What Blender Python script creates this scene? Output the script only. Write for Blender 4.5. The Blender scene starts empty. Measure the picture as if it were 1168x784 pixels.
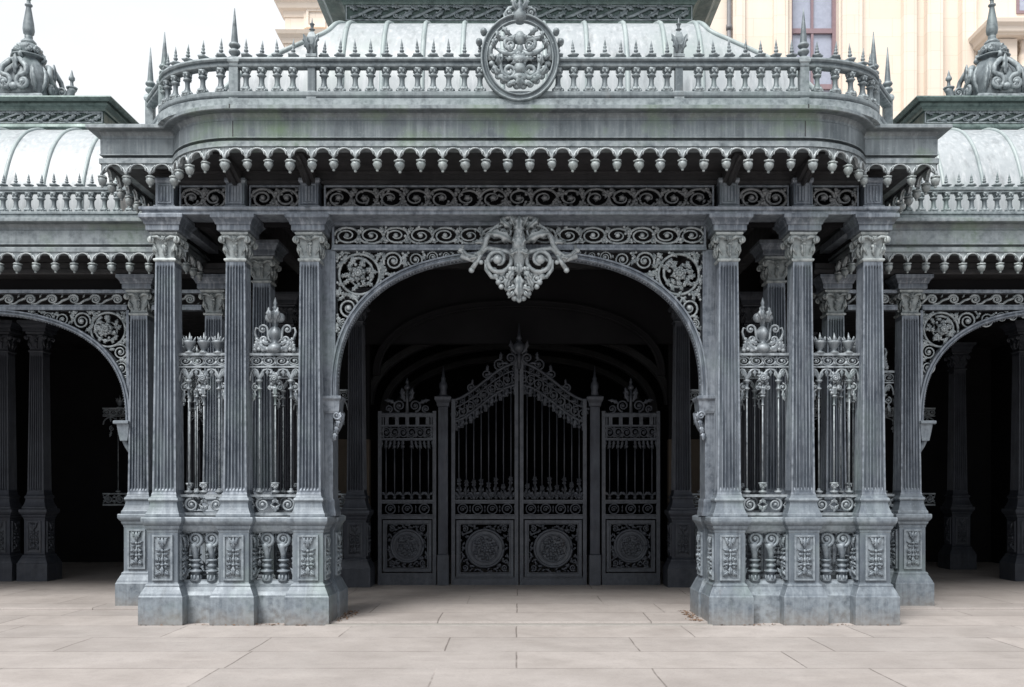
import bpy, bmesh, math, random
from mathutils import Vector, Matrix
R = math.radians
PI = math.pi
random.seed(7)
C = bpy.context.scene.collection
SC = bpy.context.scene

# --------------------------------------------------------------------------
# mesh collector
# --------------------------------------------------------------------------
class MB:
    def __init__(self):
        self.v = []; self.f = []; self.s = []
        self.M = Matrix.Identity(4)
    def add(self, vs, fs, smooth=False):
        b = len(self.v); M = self.M
        self.v.extend([M @ Vector(p) for p in vs])
        for f in fs:
            self.f.append([i + b for i in f]); self.s.append(smooth)
    def box(self, x0, x1, y0, y1, z0, z1):
        vs = [(x, y, z) for z in (z0, z1) for y in (y0, y1) for x in (x0, x1)]
        self.add(vs, [(0,2,3,1),(4,5,7,6),(0,1,5,4),(2,6,7,3),(0,4,6,2),(1,3,7,5)])
    def loft(self, rings, smooth=False, cap=True, closed=True):
        n = len(rings[0]); vs = [p for r in rings for p in r]; fs = []
        for i in range(len(rings) - 1):
            for j in range(n if closed else n - 1):
                k = (j + 1) % n
                fs.append((i*n+j, i*n+k, (i+1)*n+k, (i+1)*n+j))
        if cap:
            fs.append(tuple(range(n))); fs.append(tuple(range((len(rings)-1)*n, len(rings)*n)))
        self.add(vs, fs, smooth)
    def sq(self, prof, cx=0, cy=0):                       # (half, z) or (hx, hy, z) square stack
        rings = []
        for p in prof:
            hx, hy, z = p if len(p) == 3 else (p[0], p[0], p[1])
            rings.append([(cx-hx, cy-hy, z), (cx+hx, cy-hy, z), (cx+hx, cy+hy, z), (cx-hx, cy+hy, z)])
        self.loft(rings)
    def lathe(self, prof, cx=0, cy=0, n=12, smooth=True, mod=None):
        rings = []
        for i, (r, z) in enumerate(prof):
            rings.append([(cx + r*(1 if not mod else mod(i, j))*math.cos(2*PI*j/n + .2),
                           cy + r*(1 if not mod else mod(i, j))*math.sin(2*PI*j/n + .2), z) for j in range(n)])
        self.loft(rings, smooth)
    def tube(self, pts, rad, n=6, flat=1.0):
        pts = [Vector(p) for p in pts]; m = len(pts)
        if not isinstance(rad, (list, tuple)): rad = [rad]*m
        t0 = (pts[1]-pts[0]).normalized()
        up = Vector((0, -1, 0))
        if abs(t0.dot(up)) > .95: up = Vector((1, 0, 0))
        nv = (up - t0*up.dot(t0)).normalized(); rings = []
        for i in range(m):
            a = pts[max(i-1, 0)]; b = pts[min(i+1, m-1)]
            t = (b-a)
            t = t.normalized() if t.length > 1e-9 else t0
            nv = nv - t*nv.dot(t)
            nv = nv.normalized() if nv.length > 1e-6 else Vector((0, -1, 0))
            bv = t.cross(nv)
            rings.append([tuple(pts[i] + (nv*math.cos(2*PI*j/n)*flat + bv*math.sin(2*PI*j/n))*rad[i]) for j in range(n)])
        self.loft(rings, True)
    def blob(self, p, rx, ry=None, rz=None, nu=8, nv=5):
        ry = rx if ry is None else ry; rz = rx if rz is None else rz
        rings = []
        for i in range(nv + 1):
            a = -PI/2 + PI*(i + (.12 if i == 0 else -.12 if i == nv else 0))/nv
            rings.append([(p[0]+rx*math.cos(a)*math.cos(2*PI*j/nu), p[1]+ry*math.cos(a)*math.sin(2*PI*j/nu), p[2]+rz*math.sin(a)) for j in range(nu)])
        self.loft(rings, True)
    def leaf(self, x, z, ang, L, W, T=.016, curl=0.0, y=0.0, lobes=3, rise=0.0):
        N = 9; rings = []; px, pz, a = x, z, ang
        for i in range(N + 1):
            t = i/N
            env = math.sin(PI*min(1, t*.93 + .07))**.7
            w = W*.5*env*(.72 + .28*math.cos(2*PI*lobes*t)) if lobes else W*.5*env
            w = max(w, .0012); h = T*(.35 + env)
            dx, dz = math.cos(a), math.sin(a); nx, nz = -dz, dx
            yy = y - rise*math.sin(PI*t)
            rings.append([(px+nx*w, yy, pz+nz*w), (px+nx*w*.45, yy-h*.75, pz+nz*w*.45), (px, yy-h*.5, pz),
                          (px-nx*w*.45, yy-h*.75, pz-nz*w*.45), (px-nx*w, yy, pz-nz*w), (px, yy+h*.4, pz)])
            px += dx*L/N; pz += dz*L/N; a += curl/N
        self.loft(rings, True)
    def spiral(self, cx, cz, r0, a0, turns, d=1, rad=.02, end=.22, y=0.0, sx=1.0, pre=None, eye=True, n=6, rise=0.0, taper=.55):
        N = max(8, int(15*turns)); pts = list(pre) if pre else []
        for i in range(N + 1):
            t = i/N; r = r0*(1-t*(1-end)); a = a0 + d*2*PI*turns*t
            pts.append((cx + r*math.cos(a)*sx, y - rise*t, cz + r*math.sin(a)))
        m = len(pts)
        self.tube(pts, [rad*(1-(1-taper)*i/(m-1)) for i in range(m)], n)
        if eye:
            self.blob((cx, y - rise - rad*.3, cz), r0*(end + .06), r0*(end+.04), r0*(end + .06))
    def rosette(self, x, z, Rr, n=8, y=0.0, T=.03, rot=0.0):
        for k in range(n):
            a = rot + 2*PI*k/n
            self.leaf(x + math.cos(a)*Rr*.12, z + math.sin(a)*Rr*.12, a, Rr*.88, Rr*.75*min(1, 6/n), T, 0, y, 2, T*.6)
        for k in range(n):
            a = rot + 2*PI*(k+.5)/n
            self.leaf(x + math.cos(a)*Rr*.05, z + math.sin(a)*Rr*.05, a, Rr*.5, Rr*.42, T*.8, 0, y - T, 0, T*.6)
        self.blob((x, y - T*1.4, z), Rr*.22, T*1.1, Rr*.22)
    def ring(self, cx, cz, r, rad, y=0.0, n=26, sides=6, flat=1.0):
        pts = [(cx + r*math.cos(2*PI*i/n), y, cz + r*math.sin(2*PI*i/n)) for i in range(n + 1)]
        self.tube(pts, rad, sides, flat)
    def disc(self, cx, cz, r, y0, y1, n=28):
        self.loft([[(cx + r*math.cos(2*PI*j/n), y, cz + r*math.sin(2*PI*j/n)) for j in range(n)] for y in (y0, y1)])
    def frame(self, x0, x1, z0, z1, t, y0, y1):
        self.box(x0, x1, y0, y1, z0, z0+t); self.box(x0, x1, y0, y1, z1-t, z1)
        self.box(x0, x0+t, y0+.0015, y1-.0015, z0+t, z1-t); self.box(x1-t, x1, y0+.0015, y1-.0015, z0+t, z1-t)
    def sweep(self, path, prof, smooth=False, cap=True):   # horizontal path, profile (outward, z); outward = right of travel
        n = len(path); nr = []
        for i in range(n):
            ds = []
            if i > 0: ds.append(Vector((path[i][0]-path[i-1][0], path[i][1]-path[i-1][1])).normalized())
            if i < n-1: ds.append(Vector((path[i+1][0]-path[i][0], path[i+1][1]-path[i][1])).normalized())
            ns = [Vector((d.y, -d.x)) for d in ds]
            v = ns[0] if len(ns) == 1 else (ns[0]+ns[1]).normalized()
            k = 1/max(.35, v.dot(ns[0])); nr.append(v*k)
        rings = [[(path[i][0]+nr[i].x*o, path[i][1]+nr[i].y*o, z) for o, z in prof] for i in range(n)]
        self.loft(rings, smooth, cap)
    def build(self, name, mat, parent=None, loc=(0, 0, 0), rotz=0.0, bevel=0.0):
        me = bpy.data.meshes.new(name)
        me.from_pydata([tuple(p) for p in self.v], [], self.f)
        me.polygons.foreach_set('use_smooth', self.s)
        bm = bmesh.new(); bm.from_mesh(me)
        bmesh.ops.recalc_face_normals(bm, faces=bm.faces); bm.to_mesh(me); bm.free()
        me.materials.append(mat); me.update()
        o = bpy.data.objects.new(name, me); C.objects.link(o)
        o.location = loc; o.rotation_euler = (0, 0, rotz)
        if parent: o.parent = parent
        if bevel:
            b = o.modifiers.new('bevel', 'BEVEL'); b.width = bevel; b.segments = 2; b.limit_method = 'ANGLE'; b.angle_limit = R(40)
        return o

def thing(name, label, cat, loc=(0, 0, 0), rotz=0.0, group=None):
    o = bpy.data.objects.new(name, None); C.objects.link(o)
    o.empty_display_size = .2
    o.location = loc; o.rotation_euler = (0, 0, rotz); o['label'] = label; o['category'] = cat
    if group: o['group'] = group
    return o
def tag(o, label, cat, group=None):
    o['label'] = label; o['category'] = cat
    if group: o['group'] = group
    return o
def struct(o, kind='structure'):
    o['kind'] = kind; return o
def put(o, parent, loc=(0, 0, 0), rotz=0.0):              # linked copy of one mesh object with its children
    c = o.copy(); C.objects.link(c); c.parent = parent; c.location = loc; c.rotation_euler = (0, 0, rotz)
    for ch in list(o.children):
        put(ch, c, ch.location, ch.rotation_euler[2])
    return c

# camera model used only to read distances off the survey: focal 1056 px, eye 1.6 m, 11 m before the front
def pX(px, Y): return (px - 592)*(Y + 11)/1056
def pZ(py, Y): return 1.6 + (560 - py)*(Y + 11)/1056

# --------------------------------------------------------------------------
# materials
# --------------------------------------------------------------------------
def nodes(name):
    m = bpy.data.materials.new(name); m.use_nodes = True
    nt = m.node_tree; b = nt.nodes['Principled BSDF']
    return m, nt, b
def N(nt, t, **kw):
    n = nt.nodes.new(t)
    for k, v in kw.items(): setattr(n, k, v)
    return n
def noise(nt, vec, scale, detail=6, rough=.6):
    n = N(nt, 'ShaderNodeTexNoise'); n.inputs['Scale'].default_value = scale
    n.inputs['Detail'].default_value = detail; n.inputs['Roughness'].default_value = rough
    nt.links.new(vec, n.inputs['Vector']); return n.outputs['Fac']
def ramp(nt, fac, p0, p1, c0=(0,0,0,1), c1=(1,1,1,1)):
    r = N(nt, 'ShaderNodeValToRGB'); e = r.color_ramp.elements
    e[0].position = p0; e[0].color = c0; e[1].position = p1; e[1].color = c1
    nt.links.new(fac, r.inputs['Fac']); return r.outputs['Color']
def mix(nt, fac, a, b):
    n = N(nt, 'ShaderNodeMix', data_type='RGBA')
    if isinstance(fac, (int, float)): n.inputs[0].default_value = fac
    else: nt.links.new(fac, n.inputs[0])
    for i, v in ((6, a), (7, b)):
        if isinstance(v, tuple): n.inputs[i].default_value = v if len(v) == 4 else v + (1,)
        else: nt.links.new(v, n.inputs[i])
    return n.outputs[2]
def mul(nt, a, k):
    n = N(nt, 'ShaderNodeMath', operation='MULTIPLY'); nt.links.new(a, n.inputs[0])
    if isinstance(k, (int, float)): n.inputs[1].default_value = k
    else: nt.links.new(k, n.inputs[1])
    return n.outputs[0]
def mapped(nt, vec, s):
    n = N(nt, 'ShaderNodeMapping'); n.inputs['Scale'].default_value = s
    nt.links.new(vec, n.inputs['Vector']); return n.outputs[0]

def iron(name, c1, c2, chalk=(.36,.38,.40), green=(.13,.19,.15), gfac=.35, sfac=.45, wear=.5, rough=(.38,.62), bump=.25, spec=.5, metal=.35, rust=.3, dirt=0):
    m, nt, b = nodes(name)
    pos = N(nt, 'ShaderNodeNewGeometry')
    P = pos.outputs['Position']
    col = mix(nt, ramp(nt, noise(nt, P, 2.3, 7), .32, .68), c1, c2)
    st = ramp(nt, noise(nt, mapped(nt, P, (17, 17, .9)), 1.0, 6, .65), .48, .74)
    col = mix(nt, mul(nt, st, sfac), col, chalk)
    dk = ramp(nt, noise(nt, mapped(nt, P, (9, 9, 1.3)), 1.0, 5), .54, .72)
    col = mix(nt, mul(nt, dk, .5), col, tuple(v*.42 for v in c1))
    gp = ramp(nt, noise(nt, P, 1.15, 6, .62), .52, .70)
    col = mix(nt, mul(nt, gp, gfac), col, green)
    sp = ramp(nt, noise(nt, P, 46, 3), .6, .78)
    col = mix(nt, mul(nt, sp, .28), col, chalk)
    ru = ramp(nt, noise(nt, mapped(nt, P, (5, 5, 1.1)), 1.0, 8, .7), .60, .74)
    col = mix(nt, mul(nt, ru, rust), col, (.085,.058,.040))
    chip = ramp(nt, noise(nt, P, 21, 5, .75), .70, .74)
    col = mix(nt, mul(nt, chip, .6), col, (.05,.040,.034))
    if dirt:                                              # splashed dust on the lowest courses
        sz = N(nt, 'ShaderNodeSeparateXYZ'); nt.links.new(P, sz.inputs[0])
        mz = N(nt, 'ShaderNodeMath', operation='MULTIPLY_ADD'); nt.links.new(noise(nt, P, 6, 6, .7), mz.inputs[0]); mz.inputs[1].default_value = .34; nt.links.new(sz.outputs[2], mz.inputs[2])
        col = mix(nt, mul(nt, ramp(nt, mz.outputs[0], .19, .40, (1,1,1,1), (0,0,0,1)), dirt), col, (.20,.165,.13))
    if wear:
        w = mul(nt, ramp(nt, pos.outputs['Pointiness'], .515, .60), ramp(nt, noise(nt, P, 14, 4), .3, .6))
        col = mix(nt, mul(nt, w, wear), col, chalk)
    nt.links.new(col, b.inputs['Base Color'])
    r = ramp(nt, noise(nt, P, 7, 5), .3, .7, (rough[0],)*3 + (1,), (rough[1],)*3 + (1,))
    nt.links.new(r, b.inputs['Roughness'])
    b.inputs['Specular IOR Level'].default_value = spec; b.inputs['Metallic'].default_value = metal
    bp = N(nt, 'ShaderNodeBump'); bp.inputs['Strength'].default_value = bump; bp.inputs['Distance'].default_value = .006
    nt.links.new(noise(nt, P, 34, 6, .65), bp.inputs['Height']); nt.links.new(bp.outputs[0], b.inputs['Normal'])
    return m

M_COL  = iron('column_iron',   (.052,.066,.087), (.112,.134,.163), chalk=(.36,.40,.45), gfac=.3, sfac=.65, rough=(.32,.54))
M_PED  = iron('pedestal_iron', (.072,.091,.114), (.140,.166,.195), chalk=(.37,.42,.46), green=(.10,.16,.11), gfac=.3, sfac=.32, rough=(.42,.62), metal=.2, dirt=.55)
M_ORN  = iron('ornament_iron', (.086,.107,.120), (.170,.198,.210), chalk=(.46,.50,.52), green=(.11,.17,.13), gfac=.3, sfac=.2, wear=.85, rough=(.38,.58), metal=.25)
M_CART = iron('dusty_casting', (.096,.118,.130), (.175,.203,.213), chalk=(.43,.47,.475), green=(.14,.20,.155), gfac=.3, sfac=.25, wear=.85, rough=(.40,.60), metal=.2)
M_RAIL = iron('railing_iron',  (.072,.089,.106), (.145,.168,.188), chalk=(.38,.42,.45), green=(.10,.16,.12), gfac=.3, sfac=.2, wear=.75, rough=(.38,.58), metal=.25)
M_CORN = iron('cornice_iron',  (.070,.087,.099), (.158,.184,.198), chalk=(.35,.39,.41), green=(.100,.152,.092), gfac=.95, sfac=.4, rough=(.32,.54))
M_BAL  = iron('balustrade_iron',(.056,.074,.086), (.120,.145,.160), chalk=(.36,.41,.43), green=(.085,.145,.125), gfac=.4, sfac=.25, wear=.7, rough=(.48,.66), metal=.2)
M_GRN  = iron('verdigris_iron',(.034,.058,.055), (.080,.115,.108), chalk=(.22,.29,.28), green=(.045,.10,.08), gfac=.4, sfac=.3)
M_SHADE = iron('frieze_iron',  (.075,.082,.090), (.130,.140,.150), chalk=(.30,.31,.32), gfac=.1, sfac=.2, wear=.6)
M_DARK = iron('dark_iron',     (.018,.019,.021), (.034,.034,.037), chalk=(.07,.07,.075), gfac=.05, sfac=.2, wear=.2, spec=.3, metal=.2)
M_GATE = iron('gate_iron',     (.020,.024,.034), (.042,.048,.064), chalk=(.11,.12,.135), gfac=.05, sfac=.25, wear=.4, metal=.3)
M_ROOF = iron('pale_roof_metal', (.265,.295,.315), (.37,.40,.42), chalk=(.52,.54,.56), green=(.21,.265,.26), gfac=.6, sfac=.65, wear=.0, rough=(.35,.55), bump=.10, metal=0, rust=.06)
M_RIB  = iron('roof_rib_metal', (.24,.29,.30), (.34,.395,.40), chalk=(.5,.53,.53), green=(.21,.28,.265), gfac=.4, sfac=.3, wear=.0, metal=0)

def void_mat():  # near-black colour stands in for deep interior shade
    m, nt, b = nodes('shade_black_plaster'); P = N(nt, 'ShaderNodeNewGeometry').outputs['Position']
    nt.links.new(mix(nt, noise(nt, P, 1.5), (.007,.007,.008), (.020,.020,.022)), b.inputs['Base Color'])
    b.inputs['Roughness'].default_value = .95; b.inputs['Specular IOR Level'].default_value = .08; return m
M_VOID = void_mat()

def stone_mat():
    m, nt, b = nodes('cream_ashlar'); P = N(nt, 'ShaderNodeNewGeometry').outputs['Position']
    sx = N(nt, 'ShaderNodeSeparateXYZ'); nt.links.new(P, sx.inputs[0])
    ad = N(nt, 'ShaderNodeMath', operation='ADD'); nt.links.new(sx.outputs[0], ad.inputs[0]); nt.links.new(sx.outputs[1], ad.inputs[1])
    cb = N(nt, 'ShaderNodeCombineXYZ'); nt.links.new(ad.outputs[0], cb.inputs[0]); nt.links.new(sx.outputs[2], cb.inputs[1])
    br = N(nt, 'ShaderNodeTexBrick'); nt.links.new(cb.outputs[0], br.inputs['Vector'])
    br.inputs['Scale'].default_value = 1; br.inputs['Brick Width'].default_value = 1.15; br.inputs['Row Height'].default_value = .46
    br.inputs['Mortar Size'].default_value = .008; br.inputs['Mortar Smooth'].default_value = .3
    br.inputs['Color1'].default_value = (.74,.655,.575,1); br.inputs['Color2'].default_value = (.70,.612,.53,1); br.inputs['Mortar'].default_value = (.64,.55,.455,1)
    col = mix(nt, mul(nt, ramp(nt, noise(nt, P, 1.1, 7), .45, .75), .35), br.outputs['Color'], (.70,.575,.465))
    col = mix(nt, mul(nt, ramp(nt, noise(nt, mapped(nt, P, (3, 3, .3)), 1.0, 6), .5, .75), .25), col, (.60,.505,.42))
    nt.links.new(col, b.inputs['Base Color']); b.inputs['Roughness'].default_value = .85
    bp = N(nt, 'ShaderNodeBump'); bp.inputs['Strength'].default_value = .3; bp.inputs['Distance'].default_value = .01
    nt.links.new(noise(nt, P, 14, 6), bp.inputs['Height']); nt.links.new(bp.outputs[0], b.inputs['Normal'])
    return m
M_STONE = stone_mat()

def paving_mat(name, tint=1.0, bw=1.95, rh=.88):
    m, nt, b = nodes(name); P = N(nt, 'ShaderNodeNewGeometry').outputs['Position']
    wob = N(nt, 'ShaderNodeTexNoise'); wob.inputs['Scale'].default_value = .9; nt.links.new(P, wob.inputs['Vector'])
    vm = N(nt, 'ShaderNodeVectorMath', operation='MULTIPLY_ADD'); nt.links.new(wob.outputs['Color'], vm.inputs[0])
    vm.inputs[1].default_value = (.05, .03, 0); nt.links.new(P, vm.inputs[2])
    def brick(c1, c2, mo, ms):
        br = N(nt, 'ShaderNodeTexBrick'); nt.links.new(vm.outputs[0], br.inputs['Vector'])
        br.offset = .37; br.offset_frequency = 2; br.squash = 1.35; br.squash_frequency = 3
        br.inputs['Scale'].default_value = 1; br.inputs['Brick Width'].default_value = bw; br.inputs['Row Height'].default_value = rh
        br.inputs['Mortar Size'].default_value = ms; br.inputs['Mortar Smooth'].default_value = .2
        br.inputs['Color1'].default_value = c1; br.inputs['Color2'].default_value = c2; br.inputs['Mortar'].default_value = mo
        return br
    t = tint
    br = brick((.395*t,.362*t,.344*t,1), (.325*t,.300*t,.287*t,1), (.36*t,.330*t,.314*t,1), .009)
    col = br.outputs['Color']
    jm = mul(nt, br.outputs['Fac'], ramp(nt, noise(nt, P, .8, 5, .7), .37, .52))
    col = mix(nt, mul(nt, jm, .8), col, (.055*t,.045*t,.04*t))
    col = mix(nt, mul(nt, ramp(nt, noise(nt, P, .8, 8, .65), .40, .72), .6), col, (.215*t,.19*t,.176*t))
    col = mix(nt, mul(nt, ramp(nt, noise(nt, mapped(nt, P, (.5, 2.2, 1)), 1.3, 6), .55, .75), .4), col, (.44*t,.405*t,.385*t))
    col = mix(nt, mul(nt, ramp(nt, noise(nt, P, 38, 4, .7), .5, .75), .35), col, (.17*t,.145*t,.13*t))
    col = mix(nt, mul(nt, ramp(nt, noise(nt, P, 5.5, 8, .75), .5, .72), .5), col, (.235*t,.215*t,.205*t))
    col = mix(nt, mul(nt, ramp(nt, noise(nt, P, 120, 2, .7), .55, .75), .25), col, (.52*t,.48*t,.455*t))
    col = mix(nt, mul(nt, ramp(nt, noise(nt, P, 210, 2, .6), .52, .72), .35), col, (.16*t,.145*t,.135*t))
    nt.links.new(col, b.inputs['Base Color'])
    nt.links.new(ramp(nt, noise(nt, P, 2.2, 5), .3, .7, (.55,)*3 + (1,), (.85,)*3 + (1,)), b.inputs['Roughness'])
    sb = N(nt, 'ShaderNodeMath', operation='SUBTRACT'); nt.links.new(noise(nt, P, 28, 7, .7), sb.inputs[0]); nt.links.new(mul(nt, br.outputs['Fac'], .8), sb.inputs[1])
    bp = N(nt, 'ShaderNodeBump'); bp.inputs['Strength'].default_value = .35; bp.inputs['Distance'].default_value = .008
    nt.links.new(sb.outputs[0], bp.inputs['Height']); nt.links.new(bp.outputs[0], b.inputs['Normal'])
    return m
M_PAVE = paving_mat('worn_flagstones')
M_FLOOR = paving_mat('porch_flagstones', .93, 1.9, .95)
def plain(name, c, rough=.6, **kw):
    m, nt, b = nodes(name); P = N(nt, 'ShaderNodeNewGeometry').outputs['Position']
    nt.links.new(mix(nt, noise(nt, P, 9, 5), tuple(v*.75 for v in c), tuple(min(1, v*1.2) for v in c)), b.inputs['Base Color'])
    b.inputs['Roughness'].default_value = rough
    for k, v in kw.items(): b.inputs[k].default_value = v
    return m
M_FRAME = plain('plum_window_paint', (.24,.17,.19), .5)
M_GLASS = plain('window_glass', (.33,.36,.45), .06)
M_GLASS.node_tree.nodes['Principled BSDF'].inputs['Specular IOR Level'].default_value = 1.0
M_PIPE = plain('grey_drainpipe', (.14,.14,.15), .5)
M_SHADE_BROWN = plain('shade_brown_plaster', (.085,.068,.052), .9)  # brown chosen dark to imitate a stone wall in shade
M_LITTER = plain('dry_leaf', (.16,.09,.05), .9)
M_MOSS = plain('moss', (.10,.13,.035), .95)
M_KERB = plain('grey_kerb_stone', (.27,.255,.24), .8)

# --------------------------------------------------------------------------
# ground
# --------------------------------------------------------------------------
g = MB(); g.add([(-90,-40,0),(90,-40,0),(90,160,0),(-90,160,0)], [(0,1,2,3)])
struct(g.build('paving', M_PAVE))
g = MB()
g.box(-2.75, 2.75, .10, 12, -.1, .03)
g.box(-13, -2.75-.003, 1.42, 12, -.1, .03); g.box(2.75+.003, 13, 1.42, 12, -.1, .03)
struct(g.build('porch_floor', M_FLOOR, bevel=.01))
g = MB(); g.box(-2.3, 2.3, -.06, .097, -.1, .012)
struct(g.build('kerb', M_KERB, bevel=.008))

# --------------------------------------------------------------------------
# ornament patterns (drawn in the xz plane, facing -y)
# --------------------------------------------------------------------------
def rinceau(mb, x0, x1, z0, z1, n, rad=.014, y=0.0, leafy=True, flowers=False):
    w = (x1-x0)/n; zc = (z0+z1)/2; h = (z1-z0)/2; Rr = h*.86; sx = w/2/Rr
    for k in range(n):
        cx = x0 + (k+.5)*w; up = 1 if k % 2 == 0 else -1
        # wave half: from angle 180 over top (or bottom) to 0
        pts = [(cx + w/2*math.cos(PI - PI*t/10), y, zc + up*Rr*math.sin(PI*t/10)) for t in range(11)]
        mb.tube(pts, rad, 6)
        mb.spiral(cx, zc, Rr, 0, 1.45 if not flowers else 1.1, -up, rad*.95, .26, y, min(1.0, sx) if sx < 1 else sx*.96, rise=rad*.6)
        if flowers:
            mb.rosette(cx, zc, Rr*.42, 5, y - rad*.8, rad*.7, k*.7)
        if leafy:
            for s in (-1, 1):
                mb.leaf(cx + s*w*.30, zc - up*Rr*.62, (-up*PI/2 + s*up*.95) , h*.72, h*.46, rad*.9, s*.9, y, 2)
            xe = cx + w/2
            if k < n-1:
                mb.leaf(xe, zc + up*Rr*.1, up*PI/2 - .25, h*.95, h*.55, rad, -1.0, y, 3)
                mb.leaf(xe, zc - up*Rr*.1, -up*PI/2 + 2.9*0 - .2, h*.9, h*.5, rad, 1.0, y, 3)
                for q in (-1, 1): mb.blob((xe + q*w*.05, y - rad*.7, zc + up*q*Rr*.55), rad*1.3, rad, rad*1.3, 6, 4)

def runscroll(mb, x0, x1, z0, z1, n, rad=.014, y=0.0):
    w = (x1-x0)/n; zc = (z0+z1)/2; h = (z1-z0)/2; Rr = h*.84
    for k in range(n):
        cx = x0 + (k+.5)*w
        pre = [(cx - w*.95, y, z0 + h*.1), (cx - w*.72, y, z0 + h*.16), (cx - w*.52, y, zc - h*.25)] if k else [(cx - w*.5, y, z0 + h*.15)]
        mb.spiral(cx, zc, Rr, PI*.95, 1.8, -1, rad, .2, y, min(1.12, w/2/Rr*.98), pre)
        mb.leaf(cx + w*.5, z1 - h*.12, -PI/2 - .2, h*.75, h*.34, rad, -.8, y, 2)
        mb.leaf(cx + w*.28, z0 + h*.12, .2, h*.6, h*.3, rad, .8, y, 2)

def superell(a, b, n, t):                                # t 0..pi, from +a over the top to -a
    c, s = math.cos(t), math.sin(t)
    return (a*math.copysign(abs(c)**(2/n), c), b*abs(s)**(2/n))

def fill_leaves(mb, inside, circles, box, count, y=0.0, size=.11):
    x0, x1, z0, z1 = box; placed = []; tries = 0
    while len(placed) < count and tries < count*60:
        tries += 1
        x = random.uniform(x0, x1); z = random.uniform(z0, z1)
        if not inside(x, z): continue
        d = min(math.hypot(x-c[0], z-c[1]) - c[2] for c in circles)
        if d < .012: continue
        if any(math.hypot(x-p[0], z-p[1]) < .042 for p in placed): continue
        placed.append((x, z))
        cc = min(circles, key=lambda c: math.hypot(x-c[0], z-c[1]) - c[2])
        a = math.atan2(z-cc[1], x-cc[0]) + random.choice((-1, 1))*random.uniform(.9, 1.5)
        L = size*random.uniform(.7, 1.2)
        xe, ze = x + math.cos(a)*L, z + math.sin(a)*L
        if not inside(xe, ze): a += PI; 
        xe, ze = x + math.cos(a)*L, z + math.sin(a)*L
        if not inside(xe, ze): L *= .45
        mb.leaf(x, z, a, L, L*.6, .016, random.uniform(-1.2, 1.2), y, 3, .01)
        if random.random() < .5: mb.blob((x, y-.012, z), .018, .016, .018)

def spandrel_scroll(mb, circles, inside, box, y=0.0, fill=46, s=1):
    """circles: (x, z, r) for one side, the first one carries the big rosette"""
    for i, (x, z, r) in enumerate(circles):
        if i == 0:
            mb.ring(x, z, r*.95, r*.07, y, 36)
            mb.spiral(x, z, r*.78, 2.0, .9, s, r*.075, .55, y - .012, eye=False)
            mb.rosette(x, z, r*.44, 6, y - .03, .035, .3)
            for k in range(7):
                a = 2*PI*k/7 + random.uniform(-.3, .3); rr_ = r*random.uniform(.22, .4)
                mb.leaf(x + math.cos(a)*rr_, z + math.sin(a)*rr_, a + random.choice((-1, 1))*random.uniform(.5, 1.3), r*random.uniform(.35, .55), r*.3, .028, random.uniform(-1.5, 1.5), y - .014, 3, .02)
                mb.blob((x + math.cos(a + .4)*r*.46, y - .02, z + math.sin(a + .4)*r*.46), r*.09, r*.08, r*.09, 7, 4)
            for k in range(11):
                a = 2*PI*k/11 + random.uniform(-.25, .25)
                mb.leaf(x + math.cos(a)*r*.50, z + math.sin(a)*r*.50, a + random.choice((-1, 1))*random.uniform(.3, 1.3), r*random.uniform(.35, .5), r*.30, .022, random.uniform(-1.4, 1.4), y - .008, 3, .012)
        else:
            a0 = math.atan2(circles[0][1]-z, circles[0][0]-x)
            mb.spiral(x, z, r*.94, a0, 1.9, s if i % 2 else -s, max(.010, r*.12), .2, y - .004)
            for da in (1.2, -1.2):
                q = a0 + da; L = r*.8; xs, zs_ = x + math.cos(q)*r*.95, z + math.sin(q)*r*.95
                if inside(xs, zs_) and inside(xs + math.cos(q + da*.7)*L*1.1, zs_ + math.sin(q + da*.7)*L*1.1):
                    mb.leaf(xs, zs_, q + da*.7, L, r*.55, .018, .7*da, y, 3, .01)
    fill_leaves(mb, inside, circles, box, fill, y)

def archcurve(a, b, n, off, cx=0, z0=0, M_=72):
    pts = [superell(a, b, n, PI*i/M_) for i in range(M_+1)]; out = []
    for i, p in enumerate(pts):
        q0 = Vector(pts[max(0, i-1)]); q1 = Vector(pts[min(M_, i+1)]); d = (q1-q0).normalized()
        nrm = Vector((d.y, -d.x))
        out.append((cx + p[0] + nrm.x*off, z0 + p[1] + nrm.y*off))
    return out
def arch_rib(mb, a, b, n, z0, y, w=.085, dep=.15, cx=0):
    prof = [(0, 0), (0, -dep*.3), (.015, -dep*.45), (.03, -dep*.45), (.036, -dep*.36), (w-.03, -dep*.36), (w-.024, -dep*.5), (w-.004, -dep*.5), (w, -dep*.4), (w, dep*.5), (0, dep*.5)]
    curves = [archcurve(a, b, n, o, cx, z0) for o, _ in prof]
    rings = [[(curves[k][i][0], y + prof[k][1], curves[k][i][1]) for k in range(len(prof))] for i in range(len(curves[0]))]
    mb.loft(rings)
    bead = archcurve(a, b, n, -.002, cx, z0, 150)
    for i in range(2, 149):
        mb.blob((bead[i][0], y - dep*.2, bead[i][1]), .011, .014, .011, 5, 3)

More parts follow.
